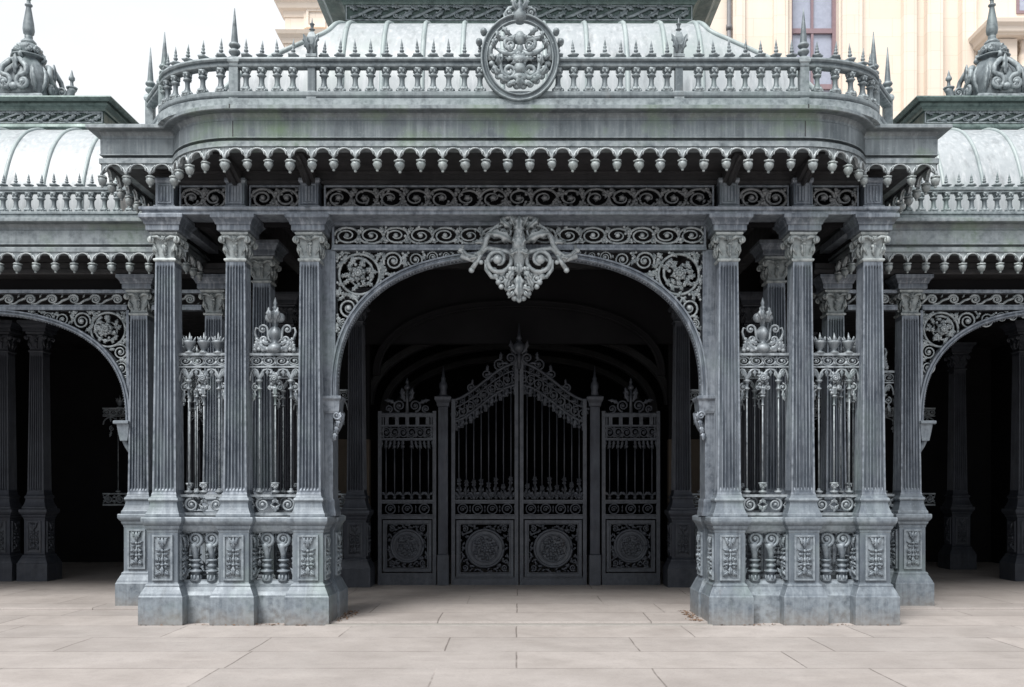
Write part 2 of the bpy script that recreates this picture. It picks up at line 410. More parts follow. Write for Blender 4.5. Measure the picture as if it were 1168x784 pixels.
# --------------------------------------------------------------------------
# column kit (unit column: centre at origin, ground at z=0)
# --------------------------------------------------------------------------
def shaft_mesh(z0, z1, h0, h1, nf=6):
    mb = MB()
    def ring(z, h, dep):
        pts = []
        for face in range(4):
            ca, sa = math.cos(face*PI/2), math.sin(face*PI/2)
            loc = [(-1, -1)]
            m = .13
            fw = 2*(1-m)/nf
            for k in range(nf):
                xs = -1 + m + k*fw
                loc += [(xs + fw*.12, -1), (xs + fw*.26, -1 + dep*.8), (xs + fw*.5, -1 + dep), (xs + fw*.74, -1 + dep*.8), (xs + fw*.88, -1)]
            for (a, b) in loc:
                pts.append(((a*ca - b*sa)*h, (a*sa + b*ca)*h, z))
        return pts
    H = z1-z0
    hh = lambda t: h0 + (h1-h0)*t
    rings = [ring(z0, hh(0)*1.06, 0), ring(z0 + .03, hh(.01), 0), ring(z0 + .05, hh(.02), .02), ring(z0 + .085, hh(.03), .2)]
    rings += [ring(z0 + H*t, hh(t), .2) for t in (.25, .5, .75)]
    rings += [ring(z1 - .075, hh(.97), .2), ring(z1 - .045, hh(.98), .02), ring(z1, hh(1), 0)]
    mb.loft(rings); return mb

def carved_panel_mb(w, h):
    mb = MB()
    mb.box(-w/2, w/2, -.004, .004, 0, h)
    mb.frame(-w/2 - .022, w/2 + .022, -.022, h + .022, .022, -.022, .004)
    mb.frame(-w/2 + .003, w/2 - .003, .003, h - .003, .007, -.010, .003)
    y = -.008
    mb.tube([(0, y-.006, h*.06), (.004, y-.008, h*.4), (0, y-.006, h*.8)], [.011, .009, .006], 6)
    for s in (-1, 1):
        A = lambda a: a if s > 0 else PI - a
        mb.leaf(s*w*.03, h*.80, A(.75), w*.52, w*.30, .026, s*1.2, y, 3, .014)          # lily at the top
        mb.leaf(s*w*.03, h*.90, A(.25), w*.40, w*.20, .022, s*1.0, y, 2, .012)
        mb.leaf(s*w*.02, h*.665, A(.05), w*.46, w*.17, .022, s*.5, y, 3, .012)          # cross bar
        mb.leaf(s*w*.03, h*.60, A(-.55), w*.40, w*.22, .024, s*1.6, y, 3, .014)
        mb.spiral(s*w*.27, h*.455, w*.15, A(PI*.6), 1.15, s, .014, .3, y - .006, n=5)   # C scrolls
        mb.leaf(s*w*.40, h*.41, A(2.6), w*.34, w*.24, .026, -s*1.4, y, 2, .016)
        mb.leaf(s*w*.05, h*.33, A(.5), w*.44, w*.26, .024, -s*1.8, y, 3, .014)
        mb.spiral(s*w*.25, h*.14, w*.14, A(-PI*.5), 1.2, -s, .013, .3, y - .006, n=5)
        mb.leaf(s*w*.40, h*.05, A(2.0), w*.42, w*.24, .024, s*1.2, y, 3, .014)
        mb.leaf(s*w*.38, h*.24, A(2.4), w*.34, w*.20, .022, s*1.0, y, 2, .012)
    mb.leaf(0, h*.70, PI/2, w*.75, w*.34, .028, 0, y, 3, .012)
    mb.leaf(0, h*.30, -PI/2, w*.62, w*.40, .026, 0, y, 3, .012)
    mb.blob((0, y - .014, h*.665), w*.10, .018, w*.10); mb.blob((0, y - .012, h*.46), w*.09, .016, w*.14); mb.blob((0, y - .012, h*.33), w*.12, .016, w*.08)
    return mb

def make_column(name='column', zcap=4.90, parent=None, loc=(0, 0, 0), shade_iron=None):  # last argument: darker iron imitating shade on the deep columns
    """fluted shaft (part) with pedestal, base, capital, abacus and carved panels (sub-parts)"""
    zn = zcap - .54                                       # necking
    sh = shaft_mesh(1.555, zn, .142, .116).build(name, shade_iron or M_COL, parent, loc)
    p = MB()
    p.sq([(.262, -.02), (.265, .01), (.265, .335), (.258, .345), (.255, .352), (.247, .375), (.225, .42), (.205, .455), (.208, .468), (.200, .48), (.186, .492), (.180, .50),
          (.180, 1.10), (.186, 1.105), (.188, 1.13), (.200, 1.145), (.208, 1.165), (.208, 1.18), (.228, 1.20), (.240, 1.222), (.244, 1.238), (.244, 1.272), (.238, 1.285), (.20, 1.288)])
    p.build('pedestal', shade_iron or M_PED, sh, bevel=.004)
    b = MB()
    b.sq([(.206, 1.285), (.208, 1.30), (.206, 1.322), (.196, 1.335), (.184, 1.365), (.172, 1.40), (.164, 1.44), (.164, 1.466), (.174, 1.474), (.180, 1.492), (.174, 1.51), (.160, 1.522), (.152, 1.54), (.146, 1.558)])
    b.build('column_base', shade_iron or M_PED, sh, bevel=.003)
    pan = carved_panel_mb(.20, .50)
    po = pan.build('carved_panel', shade_iron or M_PED, sh, (0, -.181, .55))
    put(po, sh, (.181, 0, .55), PI/2); put(po, sh, (-.181, 0, .55), -PI/2)
    c = MB()
    c.sq([(.118, zn), (.132, zn + .008), (.137, zn + .022), (.132, zn + .034), (.118, zn + .040), (.113, zn + .05), (.112, zn + .20), (.118, zn + .26), (.140, zn + .305), (.162, zn + .322), (.166, zn + .342), (.150, zn + .36)])
    for face in range(4):
        c.M = Matrix.Rotation(face*PI/2, 4, 'Z')
        for s in (-1, 1):
            c.spiral(s*.150, zn + .252, .036, PI/2 + s*.4, 1.5, -s, .019, .3, -.150, pre=[(s*.03, -.150, zn + .262), (s*.08, -.152, zn + .292)], rise=.008)
            c.leaf(s*.125, zn + .215, -PI/2 - s*.15, .15, .05, .02, -s*.5, -.118, 2, .015)
        c.rosette(0, zn + .262, .048, 6, -.150, .018)
        c.leaf(0, zn + .232, -PI/2, .17, .075, .030, 0, -.120, 3, .014)
        for k in range(5): c.blob((.012*(-1)**k, -.135 + .004*k, zn + .215 - k*.032), .026 - k*.003, .022, .022, 7, 4)
    c.M = Matrix.Identity(4)
    c.build('capital', shade_iron or M_CART, sh)
    a = MB()
    z = zcap
    a.sq([(.176, z - .19), (.196, z - .185), (.200, z - .178), (.200, z - .125), (.206, z - .12), (.214, z - .115), (.222, z - .09), (.240, z - .065), (.256, z - .05), (.262, z - .045), (.262, z)])
    a.build('abacus', shade_iron or M_COL, sh, bevel=.003)
    return sh

# --------------------------------------------------------------------------
# low parapet between pedestals with console balusters
# --------------------------------------------------------------------------
def console_mb():
    mb = MB()
    mb.spiral(0, 1.012, .088, -PI*.5, 1.7, 1, .024, .22, -.03)
    mb.disc(0, 1.012, .080, -.012, .02, 20)
    pts = [(-.02, -.01, .96), (-.012, -.01, .90), (0, -.01, .84), (0, -.01, .77)]
    mb.tube(pts, [.058, .046, .038, .034], 8)
    mb.tube([(.055, -.012, .98), (.04, -.012, .92), (.022, -.012, .84), (.018, -.012, .78)], [.02, .016, .012, .01], 6)
    mb.lathe([(.03, .77), (.062, .765), (.068, .752), (.05, .738), (.036, .72), (.056, .70), (.060, .685), (.045, .668), (.034, .65), (.078, .632), (.084, .622), (.076, .612), (.05, .604), (.046, .57), (.054, .53), (.07, .505), (.02, .50)], 0, 0, 14)
    for k in range(8):
        a = 2*PI*k/8
        mb.blob((math.cos(a)*.056, math.sin(a)*.056, .545), .016, .016, .036, 6, 4)
    return mb
CONSOLE = None
def parapet(parent, loc, L, rotz=0.0, nc=2):
    global CONSOLE
    mb = MB(); h = L/2
    def bar(y0, y1, z0, z1): mb.box(-h, h, y0, y1, z0, z1)
    prof = [(.0, -.02), (.0, .335), (-.008, .345), (-.03, .38), (-.05, .43), (-.052, .468), (-.07, .485), (-.075, .50)]
    bk = [(-o, z) for o, z in prof]
    ring = lambda x: [(x, -.10 - o, z) for o, z in prof] + [(x, .10 + o, z) for o, z in reversed(prof)]
    mb.loft([ring(-h), ring(h)])
    p2 = [(-.09, 1.10), (-.075, 1.115), (-.06, 1.145), (-.052, 1.165), (-.05, 1.18), (-.03, 1.20), (-.015, 1.222), (-.01, 1.24), (-.01, 1.272), (-.02, 1.284)]
    ring2 = lambda x: [(x, -.16 - o, z) for o, z in p2] + [(x, .16 + o, z) for o, z in reversed(p2)]
    o = mb.build('parapet', M_PED, parent, loc, rotz)
    cp = MB(); cp.loft([ring2(-h), ring2(h)]); cp.build('coping', M_PED, o)
    for k in range(nc):
        x = (k + .5 - nc/2)*min(.2, L/nc)
        if CONSOLE is None: CONSOLE = console_mb().build('console_baluster', M_PED, o, (x, 0, 0))
        else: put(CONSOLE, o, (x, 0, 0))
    sw = MB()
    sw.frame(-h + .002, h - .002, .50, 1.10, .018, -.02, .02)
    for s in (-1, 1):
        sw.leaf(s*(h-.03), 1.06, -PI/2 - s*.3, .17, .08, .02, s*.6, 0, 3)
        sw.leaf(0, 1.06, -PI/2 + s*.15, .14, .035, .02, s*.3, .02, 2)
        sw.leaf(s*(h-.02), .53, PI/2 + s*.2, .15, .07, .02, s*.6, 0, 3)
    sw.build('tracery', M_PED, o)
    return o

# --------------------------------------------------------------------------
# iron railing panel (thing)
# --------------------------------------------------------------------------
def bar_mb(z0, z1, mid):
    mb = MB()
    mb.tube([(0, 0, z0), (0, 0, z1)], .0085, 8)
    mb.lathe([(.012, z0), (.030, z0 + .012), (.050, z0 + .03), (.052, z0 + .042), (.02, z0 + .05), (.016, z0 + .075)], n=10)
    if mid:
        mb.blob((0, 0, z0 + .09), .034, .034, .03); mb.lathe([(.02, z0 + .1), (.05, z0 + .13), (.052, z0 + .145), (.012, z0 + .15)], n=10)
        for s in (-1, 1): mb.spiral(s*.028, z0 + .115, .024, PI/2, 1.1, s, .009, .3, -.03, n=5)
    zt = z1
    mb.lathe([(.012, zt - .22), (.022, zt - .21), (.012, zt - .2), (.014, zt - .16), (.020, zt - .12), (.034, zt - .11), (.034, zt - .10), (.018, zt - .09), (.02, zt - .04), (.04, zt - .015), (.042, zt)], n=10)
    return mb
def urn_mb():
    mb = MB()
    mb.lathe([(.058, 0), (.06, .012), (.035, .02), (.026, .04), (.05, .07), (.066, .11), (.076, .13), (.08, .145), (.05, .15)], n=12)
    for k in range(7):
        a = 2*PI*k/7
        mb.tube([(math.cos(a)*.05, math.sin(a)*.05, .14), (math.cos(a)*.062, math.sin(a)*.062, .17), (math.cos(a)*.075, math.sin(a)*.075, .20)], [.014, .012, .004], 5)
    mb.tube([(0, 0, .14), (.004, 0, .19), (.0, 0, .255)], [.028, .018, .003], 6)
    return mb
def bouquet_mb():
    mb = MB()
    # bulbous central stem with paired scrolls, about .66 m tall
    mb.lathe([(.05, 0), (.09, .03), (.10, .07), (.07, .11), (.036, .13), (.05, .17), (.075, .22), (.078, .26), (.055, .30), (.028, .33), (.034, .36), (.05, .40), (.045, .47), (.03, .52), (.022, .535), (.034, .56), (.018, .58), (.026, .61), (.016, .64), (.005, .68)],
             n=16, mod=lambda i, j: 1 + .13*math.cos(j*PI/2*1.0)*(1 if 5 < i < 16 else .3))
    for s in (-1, 1):
        mb.blob((s*.062, -.015, .43), .062, .055, .062, 10, 6); mb.leaf(s*.03, .50, -PI/2 + s*.5, .13, .07, .02, -s*.8, -.05, 2, .02)
    for s in (-1, 1):
        mb.spiral(s*.150, .29, .058, PI/2 + s*PI*.5, 1.1, -s, .017, .35, -.01, pre=[(s*.03, -.01, .13), (s*.08, -.01, .17)])
        mb.spiral(s*.13, .16, .05, -PI/2, 1.1, s, .018, .3, -.03)
        mb.tube([(s*.08, 0, .06), (s*.16, 0, .10), (s*.225, 0, .17), (s*.25, 0, .26), (s*.235, 0, .31), (s*.20, 0, .30)], [.022, .022, .02, .016, .013, .01], 6)
        for k, (x, z, a, L) in enumerate(((.06, .02, .35, .2), (.12, .03, .9, .16), (.19, .02, 1.2, .17), (.24, .01, 1.5, .13), (.05, .10, .2, .15), (.16, .12, .5, .12))):
            mb.leaf(s*x, z, a if s > 0 else PI - a, L, L*.55, .022, s*.7, -.02, 3, .02)
        for k in range(5): mb.blob((s*(.04 + .05*k), -.035, .035 + .012*(k % 2)), .03, .025, .028)
        mb.leaf(s*.03, .40, PI/2 - s*.3, .15, .09, .02, s*.3, -.09, 2, .02)
    return mb
def panel_mb(w):
    """bottom scroll band, top frieze and arcs of one panel: returns band, frieze"""
    h = w/2
    b = MB()
    b.box(-h, h, -.022, .022, 1.30, 1.335); b.box(-h, h, -.03, .03, 1.525, 1.555)
    n = max(2, int(w/.21)); cw = w/n
    for k in range(n):
        cx = -h + (k+.5)*cw; s = 1 if k < n/2 else -1
        b.spiral(cx, 1.43, .082, PI*.5, 1.7, s, .018, .25, 0)
        for t in (-1, 1):
            b.leaf(cx + t*cw*.5, 1.345, PI/2 + t*.35, .11, .06, .016, t*.6, 0, 2)
            b.leaf(cx + t*cw*.5, 1.515, -PI/2 - t*.3, .10, .05, .016, -t*.6, 0, 2)
    f = MB()
    f.box(-h, h, -.035, .035, 3.245, 3.275); f.box(-h, h, -.02, .02, 3.10, 3.118)
    rinceau(f, -h, h, 3.118, 3.245, max(3, int(w/.13)), .011, 0, True)
    # arcs that spring from the bar heads
    xs = [-h*.62, 0, h*.62]
    for x0, x1 in ((-h, xs[0]), (xs[0], xs[1]), (xs[1], xs[2]), (xs[2], h)):
        r = (x1-x0)/2; c = (x0+x1)/2
        f.tube([(c - r*math.cos(PI*t/8), 0, 2.935 + .15*math.sin(PI*t/8)) for t in range(9)], .014, 6)
        f.leaf(c, 3.09, -PI/2, .10, .06, .014, 0, 0, 2)
    for x in xs:
        for s in (-1, 1): f.leaf(x, 2.95, PI/2 - s*.6, .15, .055, .014, s*.7, 0, 2)
    f.rosette(0, 2.97, .085, 7, -.02, .022)
    for s in (-1, 1):
        f.spiral(s*.062, 2.86, .035, PI/2, 1.3, s, .012, .3, -.012)
        f.spiral(s*h*.78, 2.86, .05, PI/2, 1.4, -s, .012, .25, 0)
        f.leaf(s*h*.8, 2.82, -PI/2, .14, .07, .016, s*.5, 0, 3)
    f.leaf(0, 2.90, -PI/2, .16, .1, .02, 0, -.015, 3)
    for k in range(10):
        f.blob((random.uniform(-.06, .06), -.02, random.uniform(2.78, 3.04)), .022, .02, .022, 6, 4)
    return b, f
PANELS = {}
def railing(label, loc, w, rotz=0.0, crest='urns'):
    t = thing('iron_railing', label, 'railing', loc, rotz, 'iron railings between the columns')
    key = round(w, 2)
    if key not in PANELS:
        b, f = panel_mb(w)
        bo = b.build('scroll_band', M_RAIL, t); fo = f.build('scroll_frieze', M_RAIL, t)
        bars = []
        for i, x in enumerate((-w*.31, 0, w*.31)):
            bars.append(bar_mb(1.555, 2.86 if i == 1 else 2.95, i == 1).build('bar', M_RAIL, t, (x, 0, 0)))
        PANELS[key] = (bo, fo, bars)
    else:
        bo, fo, bars = PANELS[key]
        put(bo, t); put(fo, t)
        for o in bars: put(o, t, o.location)
    if crest == 'urns':
        for k in range(3):
            x = (k-1)*w*.29
            if 'urn' not in PANELS: PANELS['urn'] = urn_mb().build('urn', M_RAIL, t, (x, 0, 3.275))
            else: put(PANELS['urn'], t, (x, 0, 3.275))
    elif crest == 'bouquet':
        if 'bq' not in PANELS: PANELS['bq'] = bouquet_mb().build('crest', M_RAIL, t, (0, 0, 3.275))
        else: put(PANELS['bq'], t, (0, 0, 3.275))
    return t

# --------------------------------------------------------------------------
# valance with pendants
# --------------------------------------------------------------------------
def pendant_mb():
    mb = MB()
    mb.lathe([(.008, .02), (.016, .0), (.02, -.008), (.05, -.014), (.056, -.024), (.05, -.032), (.040, -.036), (.050, -.048), (.052, -.064), (.046, -.085), (.036, -.104), (.024, -.118), (.014, -.126), (.017, -.136), (.012, -.146), (.003, -.149)], n=12,
             mod=lambda i, j: 1 + (.07*(-1)**(j + i//2) if 6 <= i <= 12 else .10*(-1)**j if 3 <= i <= 5 else 0))
    return mb
def valance_unit(mb, w):
    """one scallop, hanging from z=0, centred between two pendants; x in [-w/2, w/2]"""
    N_ = 12; r = w*.33; top = .0
    arc = [(r*math.cos(PI - PI*i/N_), -.088 + r*.86*math.sin(PI - PI*i/N_)) for i in range(N_ + 1)]
    low = [(-w/2, -.118), (-w/2 + .012, -.112)] + arc + [(w/2 - .012, -.112), (w/2, -.118)]
    vs = []; fs = []
    for y in (-.016, .016):
        for (x, z) in low: vs += [(x, y, top), (x, y, z)]
    n = len(low)
    for q in (0, 1):
        for i in range(n-1):
            b = q*2*n + 2*i; fs.append((b, b+1, b+3, b+2))
    for i in range(n-1):
        fs.append((2*i+1, 2*n+2*i+1, 2*n+2*i+3, 2*i+3))
    mb.add(vs, fs)
    mb.tube([(x, -.018, z) for x, z in arc], .011, 6)
    for s in (-1, 1):
        mb.tube([(s*w/2*.985, -.022, -.135), (s*(w/2 - .008), -.024, -.10), (s*(w/2 - .028), -.024, -.06), (s*(w/2 - .062), -.022, -.03)], [.012, .012, .011, .006], 6)
        mb.blob((s*(w/2 - .058), -.02, -.032), .014, .012, .014, 6, 4)
PEND = None
def valance(parent, path, z, pitch, name='valance', inset=.14, ends=True):
    """path in plan (outer edge of cornice); units hang from z, set back by inset"""
    global PEND
    n = len(path)
    off = []
    for i in range(n):
        ds = []
        if i > 0: ds.append(Vector((path[i][0]-path[i-1][0], path[i][1]-path[i-1][1])).normalized())
        if i < n-1: ds.append(Vector((path[i+1][0]-path[i][0], path[i+1][1]-path[i][1])).normalized())
        ns = [Vector((d.y, -d.x)) for d in ds]
        v = ns[0] if len(ns) == 1 else (ns[0]+ns[1]).normalized()
        v = v/max(.35, v.dot(ns[0]))
        off.append(Vector(path[i]) - v*inset)
    # split into straight runs at sharp corners so every run holds whole units
    runs = [[off[0]]]
    for i in range(1, n):
        runs[-1].append(off[i])
        if 0 < i < n-1:
            a = (off[i]-off[i-1]).normalized(); b = (off[i+1]-off[i]).normalized()
            if a.dot(b) < .8: runs.append([off[i]])
    mb = MB(); places = []
    for ri, rn in enumerate(runs):
        seg = [0]
        for i in range(1, len(rn)): seg.append(seg[-1] + (rn[i]-rn[i-1]).length)
        L = seg[-1]; k = max(1, round(L/pitch))
        def at(s):
            s = max(0, min(L, s))
            for i in range(1, len(seg)):
                if s <= seg[i] + 1e-9:
                    t = (s-seg[i-1])/max(1e-9, seg[i]-seg[i-1]); return rn[i-1].lerp(rn[i], t)
            return rn[-1]
        for u in range(k):
            p0 = at(L*u/k); p1 = at(L*(u+1)/k); m = (p0+p1)/2; d = p1-p0
            mb.M = Matrix.Translation((m.x, m.y, z)) @ Matrix.Rotation(math.atan2(d.y, d.x), 4, 'Z')
            valance_unit(mb, d.length)
            if u > 0 or ri == 0: places.append((p0.x, p0.y, math.atan2(d.y, d.x)))
            if u == k-1:
                places.append((p1.x, p1.y, math.atan2(d.y, d.x)))
    mb.M = Matrix.Identity(4)
    o = mb.build(name, M_ORN, parent)
    for (x, y, a) in places:
        if PEND is None: PEND = pendant_mb().build('pendant', M_CART, o, (x, y, z - .135))
        else:
            c = put(PEND, o, (x, y, z - .135), a + random.uniform(-.3, .3)); k = random.uniform(.92, 1.06); c.scale = (k, k, k*random.uniform(.96, 1.05)); c.rotation_euler[0] = random.gauss(0, .035); c.rotation_euler[1] = random.gauss(0, .045)
    return o

CORN = lambda top, bot: [(-.30, top), (-.012, top), (0, top - .01), (0, top - .045), (-.012, top - .052), (-.095, top - .058), (-.112, top - .072), (-.130, top - .10), (-.134, top - .128), (-.122, top - .134), (-.120, top - .140),
                         (-.122, bot + .116), (-.114, bot + .110), (-.114, bot + .100), (-.165, bot + .097), (-.165, bot + .066), (-.114, bot + .063), (-.108, bot + .055), (-.108, bot + .002), (-.30, bot)]

# --------------------------------------------------------------------------
# roof balusters, finials, posts
# --------------------------------------------------------------------------
def baluster_mb(h):
    mb = MB(); k = h/.27
    mb.sq([(.05, 0), (.052, .012), (.050, .02)])
    mb.lathe([(.058, .018*k), (.064, .03*k), (.048, .05*k), (.034, .075*k), (.027, .11*k), (.027, .15*k), (.032, .175*k), (.048, .188*k), (.048, .200*k), (.034, .208*k), (.042, .235*k), (.052, .25*k), (.056, .27*k)], n=12,
             mod=lambda i, j: 1 + (.07*(-1)**j if 2 <= i <= 6 else .1*(-1)**j))
    for j in range(6):
        a = 2*PI*j/6
        mb.blob((math.cos(a)*.050, math.sin(a)*.050, .03*k), .020, .020, .026, 6, 4)
        mb.blob((math.cos(a)*.040, math.sin(a)*.040, .238*k), .015, .015, .02, 6, 4)
    return mb
def finial_mb(h):
    mb = MB(); k = h/.18
    mb.lathe([(.02, 0), (.022, .014*k), (.056, .026*k), (.062, .036*k), (.040, .046*k), (.018, .054*k), (.014, .062*k), (.026, .070*k), (.024, .080*k), (.013, .088*k), (.020, .100*k), (.019, .108*k), (.011, .116*k), (.015, .124*k), (.008, .15*k), (.0015, .18*k)], n=10,
             mod=lambda i, j: 1 + (.14*(-1)**j if 2 <= i <= 4 else 0))
    return mb
def spike_post_mb(h, s=1.0):
    mb = MB()
    b = .05*s
    mb.sq([(b*1.35, 0), (b*1.35, .05), (b, .07), (b, h*.44), (b*1.25, h*.455), (b*1.3, h*.475), (b*1.1, h*.50), (b*.7, h*.515)])
    z = h*.51
    mb.lathe([(b*.62, z), (b*.7, z + .01), (b*.6, z + .02), (b*1.2, z + .05), (b*1.3, z + .065), (b*1.2, z + .08), (b*.7, z + .095), (b*.68, z + .105), (b*1.15, z + .125), (b*1.3, z + .14), (b*1.1, z + .158), (b*.8, z + .168), (b*.78, z + .18), (b*.45, z + .18 + (h-z-.18)*.5), (.004, h)], n=12)
    return mb

# --------------------------------------------------------------------------
# curved pavilion roof
# --------------------------------------------------------------------------
def interp(tab, m=6):
    out = []
    for i in range(len(tab)-1):
        p0 = tab[max(i-1, 0)]; p1 = tab[i]; p2 = tab[i+1]; p3 = tab[min(i+2, len(tab)-1)]
        for k in range(m):
            t = k/m
            out.append(tuple(.5*((2*b) + (-a+c)*t + (2*a-5*b+4*c-d)*t*t + (-a+3*b-3*c+d)*t**3) for a, b, c, d in zip(p0, p1, p2, p3)))
    out.append(tab[-1]); return out
def curved_roof(parent, tab, yback, rib_x, cx=0.0, side_ribs=True, rr=.03):
    lv = interp(tab)
    mb = MB(); rings = []
    zt = tab[-1][0] if tab[-1][0] > tab[0][0] else tab[0][0]
    yft = tab[0][2]
    for z, X, Y in lv:
        yb = yback + (yft - Y)
        rings.append([(cx-X, Y, z), (cx+X, Y, z), (cx+X, yb, z), (cx-X, yb, z)])
    n = 4
    # smooth up the slope but crisp at the hips: separate face strips
    for j in range(4):
        k = (j+1) % 4
        mb.loft([[r[j], tuple((Vector(r[j])*2/3 + Vector(r[k])/3)), tuple((Vector(r[j])/3 + Vector(r[k])*2/3)), r[k]] for r in rings], True, False, False)
    o = mb.build('roof', M_ROOF, parent)
    def rib(pts): 
        m = MB(); m.tube(pts, rr, 8); return m.build('roof_rib', M_RIB, o)
    for x in rib_x:
        rib([(cx+x, Y - .004, z + .004) for z, X, Y in lv if abs(x) <= X])
    for s in (-1, 1):
        rib([(cx + s*X, Y, z + .004) for z, X, Y in lv])
        if side_ribs:
            for yy in (.5, 1.0, 1.5):
                rib([(cx + s*(X + .004), Y + yy*.62*(1 + (yft-Y)*.25), z) for z, X, Y in lv])
    return o
def roof_crown_box(parent, X, Yf, Yb, z0, zf0, zf1, ztop, cx=0.0, n=9, flare=.36, name='roof_box'):
    cy = (Yf+Yb)/2; hy = (Yb-Yf)/2
    mb = MB()
    st = lambda d, z: (X + d, hy + d, z)
    mb.sq([st(-.04, z0 - .08), st(-.04, z0), st(.03, z0 + .005), st(.045, z0 + .03), st(.03, zf0 - .01), st(0, zf0), st(0, zf1), st(.03, zf1 + .005), st(.04, zf1 + .03), st(.06, zf1 + .05),
           st(.10, zf1 + .07), st(flare*.55, zf1 + .12), st(flare*.62, zf1 + .13), st(flare*.8, zf1 + (ztop-zf1)*.62), st(flare, zf1 + (ztop-zf1)*.75), st(flare + .02, ztop - .02), st(flare + .01, ztop), st(-.2, ztop + .03)], cx, cy)
    o = mb.build(name, M_GRN, parent)
    f = MB(); f.M = Matrix.Translation((cx, Yf - .008, 0))
    f.frame(-X + .01, X - .01, zf0 + .004, zf1 - .004, .016, -.014, .004)
    h = (zf1-zf0); m = 2*n; w = 2*X*.97/n
    for k in range(n):
        c = -X*.97 + (k+.5)*w
        f.tube([(c - w/2, -.004, zf0 + h*.5 - h*.30), (c - w*.25, -.012, zf0 + h*.34), (c, -.014, zf0 + h*.58), (c + w*.25, -.012, zf0 + h*.80), (c + w/2, -.004, zf0 + h*.75)], [h*.10]*5, 6, .6)
        f.spiral(c - w*.02, zf0 + h*.34, h*.17, PI/2, 1.2, 1, h*.05, .35, -.012, n=5)
        f.leaf(c + w*.2, zf0 + h*.3, .2, w*.42, h*.52, .024, .7, -.004, 3, .014)
        f.leaf(c + w*.02, zf0 + h*.22, .1, w*.30, h*.34, .02, -.6, -.004, 3, .01)
        f.leaf(c + w*.1, zf0 + h*.82, 2.7, w*.34, h*.36, .02, .7, -.004, 3, .01)
        f.leaf(c - w*.25, zf0 + h*.72, 2.9, w*.34, h*.44, .02, -.6, -.004, 3, .01)
    f.M = Matrix.Identity(4)
    f.build('carved_frieze', M_BAL, o)
    return o

# ==========================================================================
# MAIN PAVILION
# ==========================================================================
PV = thing('entrance_pavilion', 'wide central iron pavilion with big open arch, six fluted front columns and bowed cornice', 'pavilion')
COLX = (2.525, 3.415, 4.265)
col0 = make_column('column', 4.90, PV, (-COLX[2], .265, 0))
for x in (-COLX[1], -COLX[0], COLX[0], COLX[1], COLX[2]):
    put(col0, PV, (x, .265, 0))
for s in (-1, 1):
    put(col0, PV, (s*3.42, 1.42, 0))
    c1 = make_column('column', 4.90, PV, (s*2.68, 4.30, 0), M_GATE); put(c1, PV, (s*3.9, 4.6, 0))  # gate iron darkens these inner columns in place of real shade
    for x in (2.97, 3.84):
        parapet(PV, (s*x, .265 + .03, 0), .53 if x < 3 else .49, 0)
    parapet(PV, (s*3.28, 4.36, 0), .72, 0, 3)
    parapet(PV, (s*4.265, 1.05, 0), 1.0, PI/2, 3)
# arch jamb posts on their own pedestals
for s in (-1, 1):
    jb = MB(); x = s*2.425
    jb.sq([(.07, .16, 1.29), (.07, .16, 4.56)], s*2.352, .52)
    jb.sq([(.105, .17, 1.29), (.105, .17, 1.33), (.09, .165, 1.40), (.09, .165, 1.47), (.082, .16, 1.50)], s*2.352, .515)
    j = jb.build('arch_jamb', M_COL, PV, bevel=.004)
    pj = MB()
    pj.sq([(.265, .29, -.02), (.265, .29, .335), (.257, .28, .35), (.225, .25, .42), (.205, .22, .47), (.18, .21, .50), (.18, .21, 1.10), (.19, .21, 1.13), (.208, .23, 1.17), (.24, .26, 1.22), (.244, .27, 1.272), (.2, .25, 1.288)], s*2.50, .81)
    pj.build('pedestal', M_PED, j, bevel=.004)
    cp = carved_panel_mb(.20, .50).build('carved_panel', M_PED, j, (s*2.50 - s*.181, .83, .55), -s*PI/2)
    # corbel under the arch springing
    cb = MB()
    X = s*2.29; zs = 2.72
    cb.sq([(.135, .16, zs), (.14, .165, zs + .01), (.14, .165, zs + .035), (.12, .15, zs + .045)], s*2.315, .46)
    cb.sq([(.085, .12, zs - .17), (.095, .13, zs - .14), (.105, .14, zs - .02), (.125, .15, zs)], s*2.30, .46)
    cb.tube([(X - s*.07, .42, zs - .17), (X - s*.075, .42, zs - .26), (X - s*.035, .42, zs - .36), (X + s*.03, .42, zs - .44), (X + s*.05, .42, zs - .6)], [.075, .06, .05, .04, .03], 8)
    for k in range(4): cb.leaf(X - s*(.09 - .02*k), zs - .15 - .08*k, -PI/2 - s*.2, .14, .09, .02, s*.9, .36, 3, .02)
    cb.spiral(X - s*.06, zs - .2, .05, 0, 1.4, s, .016, .25, .33)
    cb.build('corbel', M_COL, j)

# architrave and frieze zone
bm_ = MB()
def beam_path(y): return [(-4.53, 1.9), (-4.53, y), (4.53, y), (4.53, 1.9)]
bm_.sweep(beam_path(.05), [(-.34, 4.903), (-.03, 4.903), (-.02, 4.91), (-.02, 4.94), (0, 4.95), (.01, 4.965), (.01, 4.99), (-.01, 5.0), (-.34, 5.0)])
bm_.build('architrave', M_COL, PV)
ub = MB()
ub.sweep([(-4.50, 1.9), (-4.50, .20), (4.50, .20), (4.50, 1.9)], [(-.2, 5.315), (0, 5.315), (.015, 5.325), (.015, 5.35), (-.005, 5.36), (-.005, 5.43), (.03, 5.45), (.03, 5.456), (-.2, 5.456)])
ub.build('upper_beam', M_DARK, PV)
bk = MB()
bk.sweep([(-4.36, 12), (-4.36, .44), (4.36, .44), (4.36, 12)], [(-.03, 4.86), (0, 4.86), (0, 5.457), (-.03, 5.457)])
bk.build('frieze_shade_plate', M_VOID, PV)  # dark sheet standing in for the shade behind the frieze
